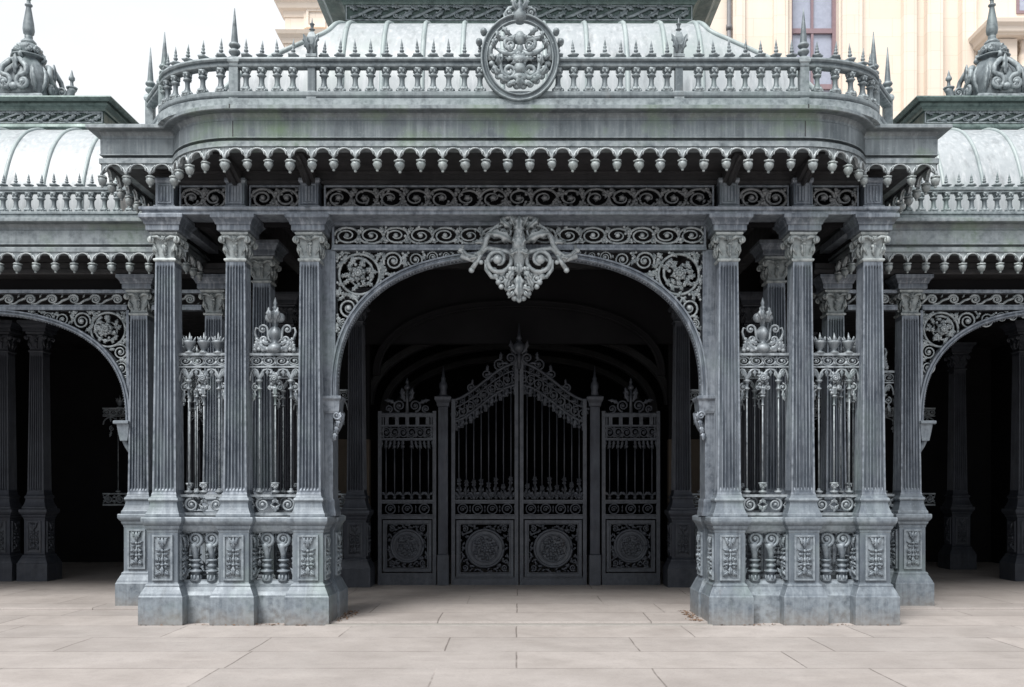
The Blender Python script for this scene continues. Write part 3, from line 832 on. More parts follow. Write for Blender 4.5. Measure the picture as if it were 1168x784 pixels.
for x in [-c for c in COLX] + list(COLX):
    p = MB()
    p.sq([(.130, .13, 5.0), (.130, .13, 5.03), (.110, .11, 5.045), (.110, .11, 5.30), (.122, .12, 5.31), (.128, .13, 5.33), (.128, .13, 5.36), (.11, .11, 5.375)], 0, 0)
    for k in (-1, 0, 1): p.box(k*.036 - .011, k*.036 + .011, -.1185, -.105, 5.085, 5.265)
    p.frame(-.085, .085, 5.06, 5.29, .014, -.120, -.1)
    po = p.build('frieze_pier', M_COL, PV, (x, .25, 0), bevel=.002)
    if abs(x) > 4: continue
    b = MB()
    prof = [(.11, 5.20), (.02, 5.26), (-.10, 5.345), (-.25, 5.405), (-.45, 5.435), (-.72, 5.445)]
    rings = []
    for (yy, zz) in prof:
        rings.append([(-.075, yy, zz), (.075, yy, zz), (.075, yy + .02, 5.456), (-.075, yy + .02, 5.456)])
    rings = [[(-.075, -.10, 5.30), (.075, -.10, 5.30), (.075, -.10, 5.4555), (-.075, -.10, 5.4555)]]
    for t in range(1, 9):
        u = t/8; yy = -.10 - .62*u; zz = 5.30 + .13*math.sin(u*PI/2)
        rings.append([(-.07, yy, zz), (.07, yy, zz), (.07, yy, 5.4555), (-.07, yy, 5.4555)])
    b.loft(rings)
    b.tube([(.0, -.12, 5.29), (.0, -.3, 5.35), (0, -.5, 5.405), (0, -.70, 5.425)], [.03, .026, .022, .02], 6)
    b.build('bracket', M_DARK, po, (0, .0, 0))

def frieze_panel(parent, x0, x1, z0, z1, y, n, flowers=False, rad=.015, mat=M_ORN):
    f = MB()
    f.frame(x0, x1, z0, z1, .02, y - .02, y + .03)
    fo = f.build('frieze_panel', M_COL, parent)
    s = MB(); 
    rinceau(s, x0 + .02, x1 - .02, z0 + .02, z1 - .02, n, rad, y, True, flowers)
    w = (x1-x0-.04)/n; Rr = (z1-z0-.04)/2*.86
    fill_leaves(s, lambda x, z: x0 + .03 < x < x1 - .03 and z0 + .03 < z < z1 - .03, [(x0 + .02 + (k+.5)*w, (z0+z1)/2, Rr*.55) for k in range(n)], (x0, x1, z0, z1), n*9, y, .07)
    s.build('scrollwork', mat, fo)
frieze_panel(PV, -2.37, 2.37, 5.003, 5.312, .27, 15, True, .018, M_SHADE)
for s in (-1, 1):
    a, b = sorted((s*2.66, s*3.28)); frieze_panel(PV, a, b, 5.003, 5.312, .27, 2, False, .022, M_SHADE)
    a, b = sorted((s*3.55, s*4.13)); frieze_panel(PV, a, b, 5.003, 5.312, .27, 2, True, .02, M_SHADE)
    # side of the porch
    sd = MB(); sd.M = Matrix.Translation((s*4.40, 0, 0)) @ Matrix.Rotation(PI/2*s, 4, 'Z')
    xs = (.5, 1.75) if s > 0 else (-1.75, -.5)
    sd.frame(xs[0], xs[1], 5.003, 5.312, .02, -.02, .03); rinceau(sd, xs[0] + .02, xs[1] - .02, 5.023, 5.292, 4, .018)
    sd.build('frieze_panel', M_COL, PV)

# arch screen
AY = .40
ar = MB(); a_, b_, nn, zs = 2.228, 1.70, 2.55, 2.76
arch_rib(ar, a_, b_, nn, zs, AY)
A1 = ar.build('arch', M_COL, PV)
fr = MB()
fr.box(-2.30, 2.30, AY - .05, AY + .08, 4.855, 4.903); fr.box(-2.30, 2.30, AY - .07, AY + .08, 4.548, 4.575); fr.box(-2.30, 2.30, AY - .045, AY + .08, 4.575, 4.622)
for s in (-1, 1):
    a, b = sorted((s*2.287, s*2.255)); fr.box(a, b, AY - .035, AY + .07, 2.78, 4.548)
    a, b = sorted((s*2.30, s*2.27)); fr.box(a, b, AY - .03, AY + .07, 4.622, 4.855)
fr.build('screen_frame', M_COL, A1, bevel=.004)
fz = MB(); rinceau(fz, -2.27, 2.27, 4.624, 4.853, 15, .016, AY - .01, True)
fill_leaves(fz, lambda x, z: abs(x) < 2.26 and 4.635 < z < 4.845, [(-2.27 + (k+.5)*4.54/15, 4.7385, .085) for k in range(15)], (-2.27, 2.27, 4.624, 4.853), 90, AY - .01, .055)
fz.build('scroll_frieze', M_ORN, A1)
for s in (-1, 1):
    sp = MB()
    circ = [(s*1.965, 4.265, .262), (s*1.545, 4.425, .132), (s*1.275, 4.445, .108), (s*1.06, 4.475, .078), (s*.90, 4.492, .058), (s*2.095, 3.85, .150), (s*2.165, 3.655, .062), (s*2.185, 3.52, .062), (s*2.215, 3.40, .042)]
    def ins(x, z):
        if abs(x) > 2.25 or z > 4.545 or z < 3.0: return False
        u = abs(x)/(a_ + .09); v = (z-zs)/(b_ + .09)
        return u >= 1 or u**nn + v**nn > 1.0
    spandrel_scroll(sp, circ, ins, (min(s*2.25, s*.3), max(s*2.25, s*.3), 3.05, 4.54), AY, 110, s)
    for k in range(7):
        z = 3.32 - k*.07; sp.leaf(s*2.235, z, PI/2 + s*.15, .08, .03 - .002*k, .014, 0, AY, 2)
    sp.build('spandrel_scrollwork', M_ORN, A1)

# cornice
path = [(-5.06, 2.2), (-5.06, -.20)]
drum = [(-3.2 - 1.05*math.cos(R(a)), .2 - .94*math.sin(R(a))) for a in (25.2, 32, 40, 48, 56, 64, 72, 80, 86, 90)]
path += drum + [(-x, y) for x, y in reversed(drum)] + [(5.06, -.20), (5.06, 2.2)]
cn = MB(); cn.sweep(path, CORN(5.885, 5.458))
cn.build('cornice', M_CORN, PV)
for x in (-3.21, 3.21):
    sm = MB(); sm.box(x - .006, x + .006, -.745, -.60, 5.845, 5.887); sm.box(x - .005, x + .005, -.622, -.60, 5.572, 5.748); sm.build('joint', M_DARK, PV)
dk = MB()
inner = [(-4.93, 2.2), (-4.93, -.07)] + [(-3.2 - .92*math.cos(R(a)), .2 - .81*math.sin(R(a))) for a in (20, 40, 60, 80, 90)]
inner = inner + [(-x, y) for x, y in reversed(inner)]
dk.loft([[(x, y, 5.80) for x, y in inner], [(x, y, 5.868) for x, y in inner]])
dk.build('roof_deck', M_CORN, PV)
so = MB()
so.loft([[(x, y, 5.459) for x, y in inner], [(x, y, 5.50) for x, y in inner]])
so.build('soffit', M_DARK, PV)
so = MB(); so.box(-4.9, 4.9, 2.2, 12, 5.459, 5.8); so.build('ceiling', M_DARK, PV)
valance(PV, path, 5.462, .243)
# ceiling beams running back from the columns
for x in (-4.1, -3.42, -2.53, 2.53, 3.42, 4.1):
    b = MB(); b.sq([(.06, 1.95, 5.02), (.10, 1.95, 5.05), (.10, 1.95, 5.30), (.13, 1.95, 5.33), (.13, 1.95, 5.457)], x, 2.42)
    b.build('ceiling_beam', M_DARK, PV)
for y in (1.4, 2.6, 3.8):
    b = MB(); b.box(-2.40, 2.40, y - .06, y + .06, 5.15, 5.456); b.build('ceiling_beam', M_DARK, PV)

# roof
tab = [(8.10, 2.36, 2.0), (7.95, 2.38, 1.6), (7.76, 2.41, 1.22), (7.56, 2.50, 1.03), (7.415, 2.70, .94), (7.23, 3.00, .85), (7.05, 3.30, .79), (6.8, 3.62, .735), (6.4, 3.92, .70), (5.87, 4.0, .70)]
curved_roof(PV, tab, 5.2, [-2.25, -1.74, -1.23, -.72, -.21, .33, .87, 1.38, 1.87, 2.33], side_ribs=False, rr=.032)
roof_crown_box(PV, 2.44, 2.0, 5.2, 8.12, 8.19, 8.41, 8.85, n=11, flare=.5)

# added near-black walls that keep the space behind the gates dark
for (x0, x1, y0, y1, z0, z1) in ((-3.3, -3.2, 5.4, 11.9, 0, 5.45), (3.2, 3.3, 5.4, 11.9, 0, 5.45), (-3.2, 3.2, 11.7, 11.9, 0, 5.45), (-2.9, 2.9, 4.72, 4.85, 4.1, 5.457)):
    vs = MB(); vs.box(x0, x1, y0, y1, z0, z1); vs.build('added_shade_wall', M_VOID, PV)
vs = MB(); arch_rib(vs, 2.35, 1.15, 2.3, 3.55, 4.66, .12, .10); vs.build('inner_arch', M_VOID, PV)
for yy in (6.2, 8.0, 9.8):
    vs = MB(); arch_rib(vs, 2.7, 1.3, 2.2, 3.2, yy, .14, .12); vs.build('inner_arch', M_DARK, PV)
for s in (-1, 1):
    a, b = sorted((s*2.62, s*4.5))
    vs = MB(); vs.box(a, b, 5.2, 5.38, 0, 2.5); vs.build('rear_shade_wall', M_SHADE_BROWN, PV)  # added wall: brown below, black above, shade put into the colour
    vs = MB(); vs.box(a, b, 5.2, 5.38, 2.503, 5.45); vs.build('rear_shade_wall', M_VOID, PV)

# ==========================================================================
# roof balustrade + medallion
# ==========================================================================
def rail_path(front_y, xs, r_x, r_y, n=10):
    p = [(-xs - r_x*math.sin(R(a)), front_y + r_y*(1-math.cos(R(a)))) for a in [90*(1 - i/n) for i in range(n)]]
    return p
RB = thing('roof_balustrade', 'long grey iron balustrade with spiked posts and curved ends on the central cornice', 'balustrade', (0, -.58, 5.88))
def RBL(x, y, z): return (x, y + .58, z - 5.88)
bx = 3.195; fy = -.60
cur = [(-bx - 1.0*math.sin(t), fy + .62*(1-math.cos(t))) for t in [R(82)*(1 - i/8) for i in range(9)]]
rp = [(-4.57, .48)] + cur + [(-x, y) for x, y in reversed(cur)] + [(4.57, .48)]
rpl = [(x, y + .58) for x, y in rp]
m = MB()
zz = -5.88
m.sweep(rpl, [(.075, -.01), (.075, .09), (.06, .105), (.045, .11), (.055, .125), (.06, .14), (.06, .175), (.045, .19), (-.045, .19), (-.06, .175), (-.06, .14), (-.075, .1), (-.075, -.01)])
m.build('bottom_rail', M_BAL, RB)
m = MB()
m.sweep(rpl, [(.03, .455), (.055, .465), (.06, .48), (.04, .495), (.04, .515), (.055, .525), (.065, .545), (.06, .565), (-.06, .565), (-.065, .545), (-.055, .525), (-.04, .515), (-.04, .495), (-.06, .48), (-.055, .465), (-.03, .455)])
m.build('top_rail', M_BAL, RB)
posts = [(-bx, fy), (bx, fy), cur[0], (-cur[0][0], cur[0][1]), (-4.57, .48), (4.57, .48)]
pm = spike_post_mb(1.14, 1.0); po0 = None
for i, (x, y) in enumerate(posts):
    if i < 4:
        if po0 is None: po0 = pm.build('spiked_post', M_BAL, RB, (x, y + .58, .0))
        else: put(po0, RB, (x, y + .58, 0), .4*(1 if x > 0 else -1)*(i > 1))
    else:
        spike_post_mb(1.22, .95).build('spiked_post', M_BAL, RB, (x, y + .58, 0))
mids = [pX(356, -.6), pX(774, -.6)]
for x in mids:
    q = MB()
    q.sq([(.055, .0), (.055, .18), (.042, .20), (.042, .56), (.06, .575), (.06, .60), (.05, .61), (.048, .80), (.03, .86), (.01, .88)])
    q.lathe([(.012, .86), (.02, .89), (.035, .90), (.014, .915), (.022, .95), (.03, .96), (.01, .975), (.003, 1.03)], n=10)
    for s in (-1, 1): q.leaf(s*.03, .62, PI/2 - s*.1, .22, .09, .02, -s*.4, -.05, 3, .02)
    q.build('post', M_BAL, RB, (x, fy + .58, 0), bevel=.003)
balu = baluster_mb(.265); fin = finial_mb(.235); B0 = F0 = None
def put_bal(x, y, a=0.0, f=True):
    global B0, F0
    if B0 is None:
        B0 = balu.build('baluster', M_BAL, RB, (x, y + .58, .19)); F0 = fin.build('finial', M_BAL, RB, (x, y + .58, .565))
    else:
        put(B0, RB, (x, y + .58, .19), a); c = put(F0, RB, (x, y + .58, .565), a + x); c.rotation_euler[0] = random.gauss(0, .03); c.rotation_euler[1] = random.gauss(0, .04); c.scale[2] = random.uniform(.93, 1.04)
x = -bx + .178*.8; pitch = .1775
for k in range(36):
    x = -bx + .13 + k*(2*bx - .26)/35
    if abs(x) < .42: continue
    if any(abs(x - q) < .06 for q in mids): continue
    put_bal(x, fy)
for s in (-1, 1):
    for k in range(6):
        t = R(82)*(k + .7)/6.4
        put_bal(s*(bx + 1.0*math.sin(t)), fy + .62*(1-math.cos(t)), s*t*.5)

MD = thing('medallion', 'round openwork medallion with scroll foliage at the middle of the roof balustrade', 'medallion', (0.01, -.66, 5.98))
def Z(py): return pZ(py, -.66) - 5.98
k_ = (11-.66)/1056
zc = Z(67); rr = 44*k_
q = MB()
nR = 56
prof = [(.835, .012), (.835, -.026), (.85, -.038), (.868, -.038), (.88, -.022), (.94, -.018), (.955, -.034), (.98, -.050), (1.005, -.048), (1.02, -.03), (1.02, .015)]
rings = [[(math.cos(2*PI*i/nR)*rr*p, y, zc + math.sin(2*PI*i/nR)*rr*p*1.12) for p, y in prof] for i in range(nR + 1)]
q.loft(rings, True, False)
q.build('rim', M_BAL, MD)
q = MB()
for s in (-1, 1):
    q.spiral(s*.108, zc + .150, .082, PI/2 + s*1.2, 1.45, -s, .030, .16, -.02, eye=False, pre=[(s*.335, -.01, zc - .03), (s*.325, -.012, zc + .11), (s*.24, -.015, zc + .225)])
    q.spiral(s*.118, zc - .150, .078, -PI/2, 1.4, -s, .030, .16, -.02, eye=False, pre=[(s*.19, -.01, zc + .06), (s*.225, -.012, zc - .05), (s*.205, -.015, zc - .17)])
    q.tube([(s*.02, -.02, zc + .07), (s*.09, -.035, zc + .025), (s*.17, -.03, zc + .045), (s*.26, -.02, zc + .10)], [.036, .034, .03, .014], 6)
    for i, (x, z, a, L) in enumerate(((.05, .05, .3, .18), (.03, .0, -.5, .16), (.22, -.10, 1.1, .18), (.25, -.03, .3, .13), (.20, -.20, .5, .19), (.11, -.26, .1, .19), (.03, -.27, -.7, .13), (.27, .10, 1.0, .14), (.09, .25, .3, .17), (.22, .19, .9, .14), (.05, .16, 1.2, .12))):
        q.leaf(s*x, zc + z, a if s > 0 else PI - a, L*.92, L*.52, .034, s*1.1, -.01, 3, .03)
    for i in range(6):
        a = -.2 - i*.25; q.blob((s*.315*math.cos(a), -.012, zc + .315*math.sin(a)), .042, .03, .038)
q.blob((0, -.045, zc + .205), .062, .055, .08); q.blob((0, -.03, zc + .09), .045, .04, .07); q.blob((0, -.045, zc - .03), .09, .055, .055)
q.blob((0, -.04, zc - .12), .068, .05, .075); q.blob((0, -.03, zc - .22), .085, .05, .05)
q.leaf(0, zc - .17, -PI/2, .18, .18, .04, 0, -.02, 3, .02); q.rosette(0, zc - .03, .12, 7, -.03, .025)
q.build('scroll_foliage', M_BAL, MD)
q = MB()
q.lathe([(.05, zc + .37), (.075, zc + .40), (.085, zc + .44), (.075, zc + .49), (.05, zc + .53), (.03, zc + .55), (.038, zc + .575), (.02, zc + .60), (.014, zc + .66), (.004, zc + .73)], n=14)
for s in (-1, 1):
    q.tube([(s*.05, 0, zc + .54), (s*.12, 0, zc + .53), (s*.17, 0, zc + .46), (s*.155, 0, zc + .39), (s*.2, 0, zc + .34)], [.02, .024, .022, .02, .018], 6)
    q.leaf(s*.02, zc + .47, PI/2 - s*.7, .18, .09, .025, s*.9, -.05, 3, .02)
    q.spiral(s*.12, zc + .47, .05, 0, 1.3, s, .016, .3, -.03)
    for zq in (.265, .15):
        q.M = Matrix.Translation((s*(.405 if zq > .2 else .455), 0, zc + zq)) @ Matrix.Rotation(PI/2, 4, 'X')
        q.lathe([(.03, -.04), (.038, .0), (.038, .03), (.024, .04), (.016, .06)], n=10); q.M = Matrix.Identity(4)
        q.tube([(s*.34, 0, zc + zq - .02), (s*.40, 0, zc + zq)], .022, 6)
q.build('crest', M_BAL, MD, (0, 0, .03))

# ==========================================================================
# cartouche at the crown of the arch
# ==========================================================================
CT = thing('keystone_cartouche', 'scrolled foliate cartouche hanging at the top of the big central arch', 'ornament', (0, .22, 3.95))
cs = 11.22/1056
def cx_(px): return (px - 592.6)*cs
def cz_(py): return 1.6 + (560-py)*cs - 3.95
q = MB()
for s in (-1, 1):
    X = lambda d: s*d*cs
    q.spiral(X(24), cz_(298.5), 16.5*cs, PI/2 + s*1.0, 1.35, s, .033, .28, -.06, pre=[(X(66), .0, cz_(292)), (X(52), -.01, cz_(297.5)), (X(44), -.03, cz_(290)), (X(36), -.045, cz_(284.5))], rise=.03, taper=.7)
    q.spiral(X(16.5), cz_(266), 9.6*cs, PI/2 - s*1.2, 1.3, s, .021, .28, -.03, pre=[(X(40), -.01, cz_(273)), (X(30), -.02, cz_(262)), (X(22), -.03, cz_(256.5))])
    # tail of the big volute
    q.tube([(X(8), -.04, cz_(288)), (X(38), -.04, cz_(300)), (X(37), -.04, cz_(308)), (X(31), -.04, cz_(317)), (X(24), -.04, cz_(318))], [.02, .03, .032, .028, .02], 6)
    q.leaf(X(6), cz_(278), PI/2 - s*1.05, 33*cs, 15*cs, .06, -s*.45, -.05, 3, .07)
    q.tube([(X(32), -.06, cz_(268)), (X(37), -.06, cz_(274)), (X(39), -.05, cz_(282)), (X(44), -.04, cz_(289)), (X(52), -.02, cz_(293)), (X(60), -.01, cz_(291)), (X(65), 0, cz_(285)), (X(64), 0, cz_(280))], [.026, .034, .034, .032, .03, .028, .026, .02], 7)
    q.leaf(X(37), cz_(276), PI/2 - s*1.95, 17*cs, 8*cs, .04, s*.8, -.03, 3, .04)
    q.leaf(X(46), cz_(291), PI/2 - s*2.4, 14*cs, 8*cs, .04, s*1.3, -.02, 3, .03)
    q.leaf(X(58), cz_(293), PI/2 - s*1.2, 12*cs, 6*cs, .03, s*1.2, 0, 3, .02)
    q.leaf(X(30), cz_(269), PI/2 + s*.6, 9*cs, 7*cs, .03, s*1.2, -.05, 2, .02)
    q.blob((X(54), -.03, cz_(309)), .036, .034, .036); q.tube([(X(42), -.03, cz_(289)), (X(47), -.02, cz_(298)), (X(53), -.03, cz_(307))], [.024, .03, .03], 6)
    q.blob((X(66), -.01, cz_(286)), .04, .03, .035); q.blob((X(43), -.03, cz_(300)), .03)
    for (d, y, r) in ((6, 312, 5), (12, 315, 5), (19, 313, 5), (26, 316, 5), (23, 323, 4.5), (15, 322, 4.5), (8, 322, 4), (20, 328, 4), (28, 309, 4), (11, 336, 4), (5, 341, 4.5), (14, 330, 3.5)):
        q.blob((X(d), -.04, cz_(y)), r*cs*.85, r*cs*.7, r*cs*.8)
    q.spiral(X(7.5), cz_(330), 6*cs, -PI/2, 1.4, s, .018, .3, -.05); q.spiral(X(20), cz_(319), 6*cs, PI/2, 1.4, -s, .018, .3, -.05)
    q.leaf(X(3), cz_(312), -PI/2 + s*.9, 26*cs, 10*cs, .04, -s*.9, -.05, 3, .03); q.leaf(X(2), cz_(326), -PI/2 + s*.8, 16*cs, 9*cs, .04, s*.9, -.05, 3, .03)
    q.leaf(X(5), cz_(330), -PI/2 + s*.2, 14*cs, 7*cs, .035, s*.9, -.05, 2, .02)
    for (d, y, r) in ((6, 250, 5), (13, 248, 4.5), (18, 252, 4), (10, 256, 4), (3, 243, 4.5)):
        q.blob((X(d), -.03, cz_(y)), r*cs*1.05, r*cs*.9, r*cs*.95)
    q.leaf(X(8), cz_(262), PI/2 - s*1.2, 19*cs, 10*cs, .045, s*.8, -.05, 3, .04)
    q.leaf(X(5), cz_(298), PI/2 - s*.5, 15*cs, 8*cs, .04, s*.9, -.09, 3, .02)
    q.leaf(X(4), cz_(310), PI/2 - s*2.2, 18*cs, 10*cs, .045, -s*.9, -.07, 3, .03)
    q.leaf(X(2), cz_(258), PI/2 - s*.85, 20*cs, 10*cs, .04, s*.9, -.03, 3, .03)
    q.leaf(X(4), cz_(262), PI/2 - s*.2, 18*cs, 8*cs, .035, -s*.5, -.03, 3, .02)
q.tube([(0, -.02, cz_(252)), (0, -.06, cz_(262)), (0, -.085, cz_(275)), (0, -.09, cz_(288)), (0, -.08, cz_(298)), (0, -.06, cz_(308)), (0, -.04, cz_(320))], [.03, .05, .080, .085, .07, .06, .02], 10)
q.leaf(0, cz_(310), -PI/2, 37*cs, 15*cs, .05, 0, -.05, 3, .05)
q.blob((0, -.06, cz_(343)), .035, .03, .04); q.leaf(0, cz_(272), PI/2, 24*cs, 14*cs, .04, 0, -.10, 3, .03)
q.blob((0, -.13, cz_(281)), .07, .06, .10); q.blob((0, -.12, cz_(268)), .05, .05, .06)
for s in (-1, 1):
    q.leaf(0, cz_(287), PI/2 - s*2.4, 14*cs, 8*cs, .04, s*.8, -.13, 3, .02); q.leaf(0, cz_(287), PI/2 - s*.6, 16*cs, 9*cs, .04, s*.4, -.12, 3, .02)
q.leaf(0, cz_(300), -PI/2, 18*cs, 11*cs, .04, 0, -.1, 3, .02); q.leaf(0, cz_(262), -PI/2, 18*cs, 12*cs, .035, 0, -.10, 3, .04)
for k in range(7): q.blob(((k-3)*.035, -.11, cz_(309)), .026, .024, .03)
q.blob((0, -.04, cz_(241)), .03, .03, .05)
CT_ = q.build('scroll_body', M_ORN, CT)

# ==========================================================================
# railings
# ==========================================================================
for s, side in ((-1, 'left'), (1, 'right')):
    railing('front railing with tall bulbous flower crest, just %s of the arch' % side, (s*2.97, .285, 0), .62, 0, 'bouquet')
    railing('front railing topped by three small urns between the outer %s columns' % side, (s*3.84, .285, 0), .60, 0, 'urns')
    railing('shaded inner railing beside the %s side gate, behind the arch' % side, (s*3.28, 4.32, 0), .9, 0, 'bouquet')
    railing('narrow shaded side railing on the outer %s flank of the central pavilion' % side, (s*4.265, 1.0, 0), .90, PI/2, 'urns')

# ==========================================================================
# gates
# ==========================================================================
GY = 4.45
def gz(py): return 1.6 + (560-py)/(1056/15.45)
def medallion_panel(mb, x0, x1, z0, z1):
    cx, cz = (x0+x1)/2, (z0+z1)/2; w = x1-x0; h = z1-z0; r = min(w, h)*.33
    mb.frame(x0, x1, z0, z1, .05, -.02, .02); mb.frame(x0 + .055, x1 - .055, z0 + .055, z1 - .055, .014, -.028, .015)
    mb.disc(cx, cz, r*.98, -.012, .012); mb.ring(cx, cz, r, .026, -.008, 30); mb.ring(cx, cz, r*.72, .014, -.02, 26)
    rnd = random.Random(3)
    for k in range(16):
        a = 2*PI*k/16; q = r*(.42 if k % 2 else .30)
        mb.leaf(cx + math.cos(a)*q, cz + math.sin(a)*q, a + rnd.uniform(-.9, .9), r*rnd.uniform(.22, .34), r*.24, .018, rnd.uniform(-1.4, 1.4), -.012, 2, .012)
        mb.blob((cx + math.cos(a + .2)*r*.52, -.014, cz + math.sin(a + .2)*r*.52), r*.06, .014, r*.06, 6, 4)
    for k in range(7):
        a = 2*PI*k/7; mb.leaf(cx, cz, a, r*.34, r*.22, .02, .5, -.02, 2, .014)
    mb.blob((cx, -.03, cz), r*.12, .02, r*.12)
    X1, Z1 = w/2 - .075, h/2 - .075
    circ = [(cx, cz, r*1.08)]
    for sx in (-1, 1):
        for sz in (-1, 1):
            X, Zz = cx + sx*(w/2-.145), cz + sz*(h/2-.145)
            mb.spiral(X, Zz, .055, math.atan2(sz, sx), 1.4, sx*sz, .016, .25, 0); circ.append((X, Zz, .058))
    st = random.getstate(); random.seed(11)
    fill_leaves(mb, lambda x, z: abs(x-cx) < X1 and abs(z-cz) < Z1, circ, (cx-X1, cx+X1, cz-Z1, cz+Z1), 60, 0, .085)
    random.setstate(st)
def band(mb, x0, x1, z0, z1):
    mb.box(x0, x1, -.018, .018, z0, z0 + .022); mb.box(x0, x1, -.018, .018, z1 - .022, z1)
    n = max(2, round((x1-x0)/(z1-z0)/1.1)); w = (x1-x0)/n; zc = (z0+z1)/2; r = min(w, z1-z0-.04)*.44
    for k in range(n):
        c = x0 + (k+.5)*w
        mb.ring(c, zc, r, .013, 0, 20); mb.spiral(c, zc, r*.6, 0, 1.2, 1, .012, .3, 0)
        for s in (-1, 1): mb.leaf(c + w/2, zc, s*PI/2, r*.8, r*.4, .012, 0, 0, 2)
def small_bar(z0, z1, flower=True):
    b = MB(); b.tube([(0, 0, z0), (0, 0, z1)], .011, 6)
    b.lathe([(.012, z0), (.03, z0 + .03), (.03, z0 + .05), (.012, z0 + .07)], n=8)
    if flower:
        for s in (-1, 1): b.leaf(0, z0 + .06, PI/2 - s*.7, .13, .06, .014, -s*.6, 0, 2)
        b.lathe([(.012, z1 - .14), (.03, z1 - .12), (.03, z1 - .10), (.014, z1 - .08), (.024, z1 - .02), (.03, z1)], n=8)
    return b
def leaf_top(u): return 3.08 + .62*(u*u*(3-2*u))**.92          # u = 0 at the hinge, 1 at the meeting stile
def gate_leaf(s, label):
    W = 1.115
    t = thing('gate_leaf', label, 'gate', (s*(W/2 + .012), GY, .03), 0, 'double gate leaves')
    X = lambda u: s*(W/2 - u*W)                            # u from hinge to centre
    f = MB()
    a, b = sorted((X(0), X(.055))); f.box(a, b, -.03, .03, .0, leaf_top(0) + .02)
    a, b = sorted((X(.945), X(1))); f.box(a, b, -.035, .035, .0, leaf_top(1) + .06)
    a, b = sorted((X(.056), X(.944)))
    f.box(a, b, -.025, .025, .0, .10); f.box(a, b, -.025, .025, 1.10, 1.15); f.box(a, b, -.025, .025, 1.385, 1.42)
    for off, rd in ((0, .026), (.12, .014), (.36, .026)):
        f.tube([(X(i/16), 0, leaf_top(i/16) - off) for i in range(17)], rd, 6)
    for k in range(15):
        u = .05 + .92*k/14; f.tube([(X(u), 0, leaf_top(u) - .36), (X(min(1, u + .02)), 0, leaf_top(min(1, u + .02)))], .010, 5)
    f.build('frame', M_GATE, t)
    p = MB(); medallion_panel(p, a + .02, b - .02, .14, 1.08); p.box(a, b, .016, .02, .1, .14)
    p.build('lower_panel', M_GATE, t)
    p = MB(); band(p, a, b, 1.155, 1.38); p.build('ring_band', M_GATE, t)
    for k in range(8):
        u = .055 + .89*(k + .5)/8
        small_bar(1.42, leaf_top(u) - .36).build('bar', M_GATE, t, (X(u), 0, 0))
    c = MB()
    for k in range(9):
        u = (k + .5)/9; c.spiral(X(u), leaf_top(u) - .24, .088, k, 1.5, s, .016, .25, 0)
        c.leaf(X(u) + .05, leaf_top(u) - .13, -.6, .10, .06, .014, .8, 0, 2); c.leaf(X(u) - .05, leaf_top(u) - .34, .7, .10, .06, .014, -.8, 0, 2)
        c.spiral(X(u), leaf_top(u) - .06, .045, k*2, 1.3, -s, .011, .3, 0, n=5)
        c.leaf(X(u), leaf_top(u) - .36, -PI/2, .17, .11, .016, (-1)**k*.5, 0, 3); c.blob((X(u), -.01, leaf_top(u) - .50), .022); c.blob((X(u) + .03, -.01, leaf_top(u) - .45), .02)
    for u, r, dr in ((.30, .07, 1), (.52, .085, -1), (.72, .10, 1), (.90, .10, -1)):
        z = leaf_top(u) + r*.95
        c.spiral(X(u), z, r, -PI/2, 1.5, s*dr, .018, .25, 0)
        c.leaf(X(u), z + r*.6, PI/2 + s*.5, r*1.5, r*.9, .018, -s*.9, 0, 3); c.leaf(X(u), z, PI*.5 + s*1.2, r*1.7, r*.8, .018, s*.8, 0, 3)
    c.build('scrollwork', M_GATE, t); c = MB()
    for i in range(8):
        u = .06 + .88*(i+.5)/8; hq = .20 + .16*abs(math.sin(i*1.7 + s))
        c.tube([(X(u), -.01, 1.41), (X(u) + .02*(-1)**i, -.015, 1.41 + hq*.6), (X(u), -.012, 1.41 + hq)], [.012, .01, .006], 5)
        c.rosette(X(u), 1.41 + hq, .05, 5, -.02, .014, i)
        for w_ in (-1, 1):
            c.spiral(X(u) + w_*.033, 1.47 + .03*(i % 2), .03, -PI/2, 1.1, w_, .010, .3, -.01, n=5)
            c.leaf(X(u), 1.42 + hq*.4, PI/2 - w_*.9, .09, .05, .014, w_*1.2, -.01, 2, .01); c.leaf(X(u), 1.42 + hq*.7, PI/2 - w_*.7, .075, .045, .014, w_*1.2, -.012, 2, .01)
    c.build('foliage_row', M_GATE, t)
    if s > 0:
        q = MB(); q.tube([(0, 0, 3.6), (0, 0, 3.95)], .03, 8)
        q.lathe([(.05, 3.86), (.09, 3.92), (.10, 3.98), (.06, 4.04), (.03, 4.07), (.05, 4.10), (.03, 4.15), (.006, 4.36)], n=12)
        for w in (-1, 1):
            q.spiral(w*.14, 3.78, .09, -PI/2, 1.5, -w, .02, .25, 0); q.leaf(w*.04, 3.85, PI/2 - w*.8, .26, .12, .02, w*.9, 0, 3)
        q.build('finial', M_GATE, t, (-(W/2 + .012) , -.05, 0))
    return t
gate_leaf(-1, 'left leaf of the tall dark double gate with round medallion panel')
gate_leaf(1, 'right leaf of the tall dark double gate, carrying the centre finial')
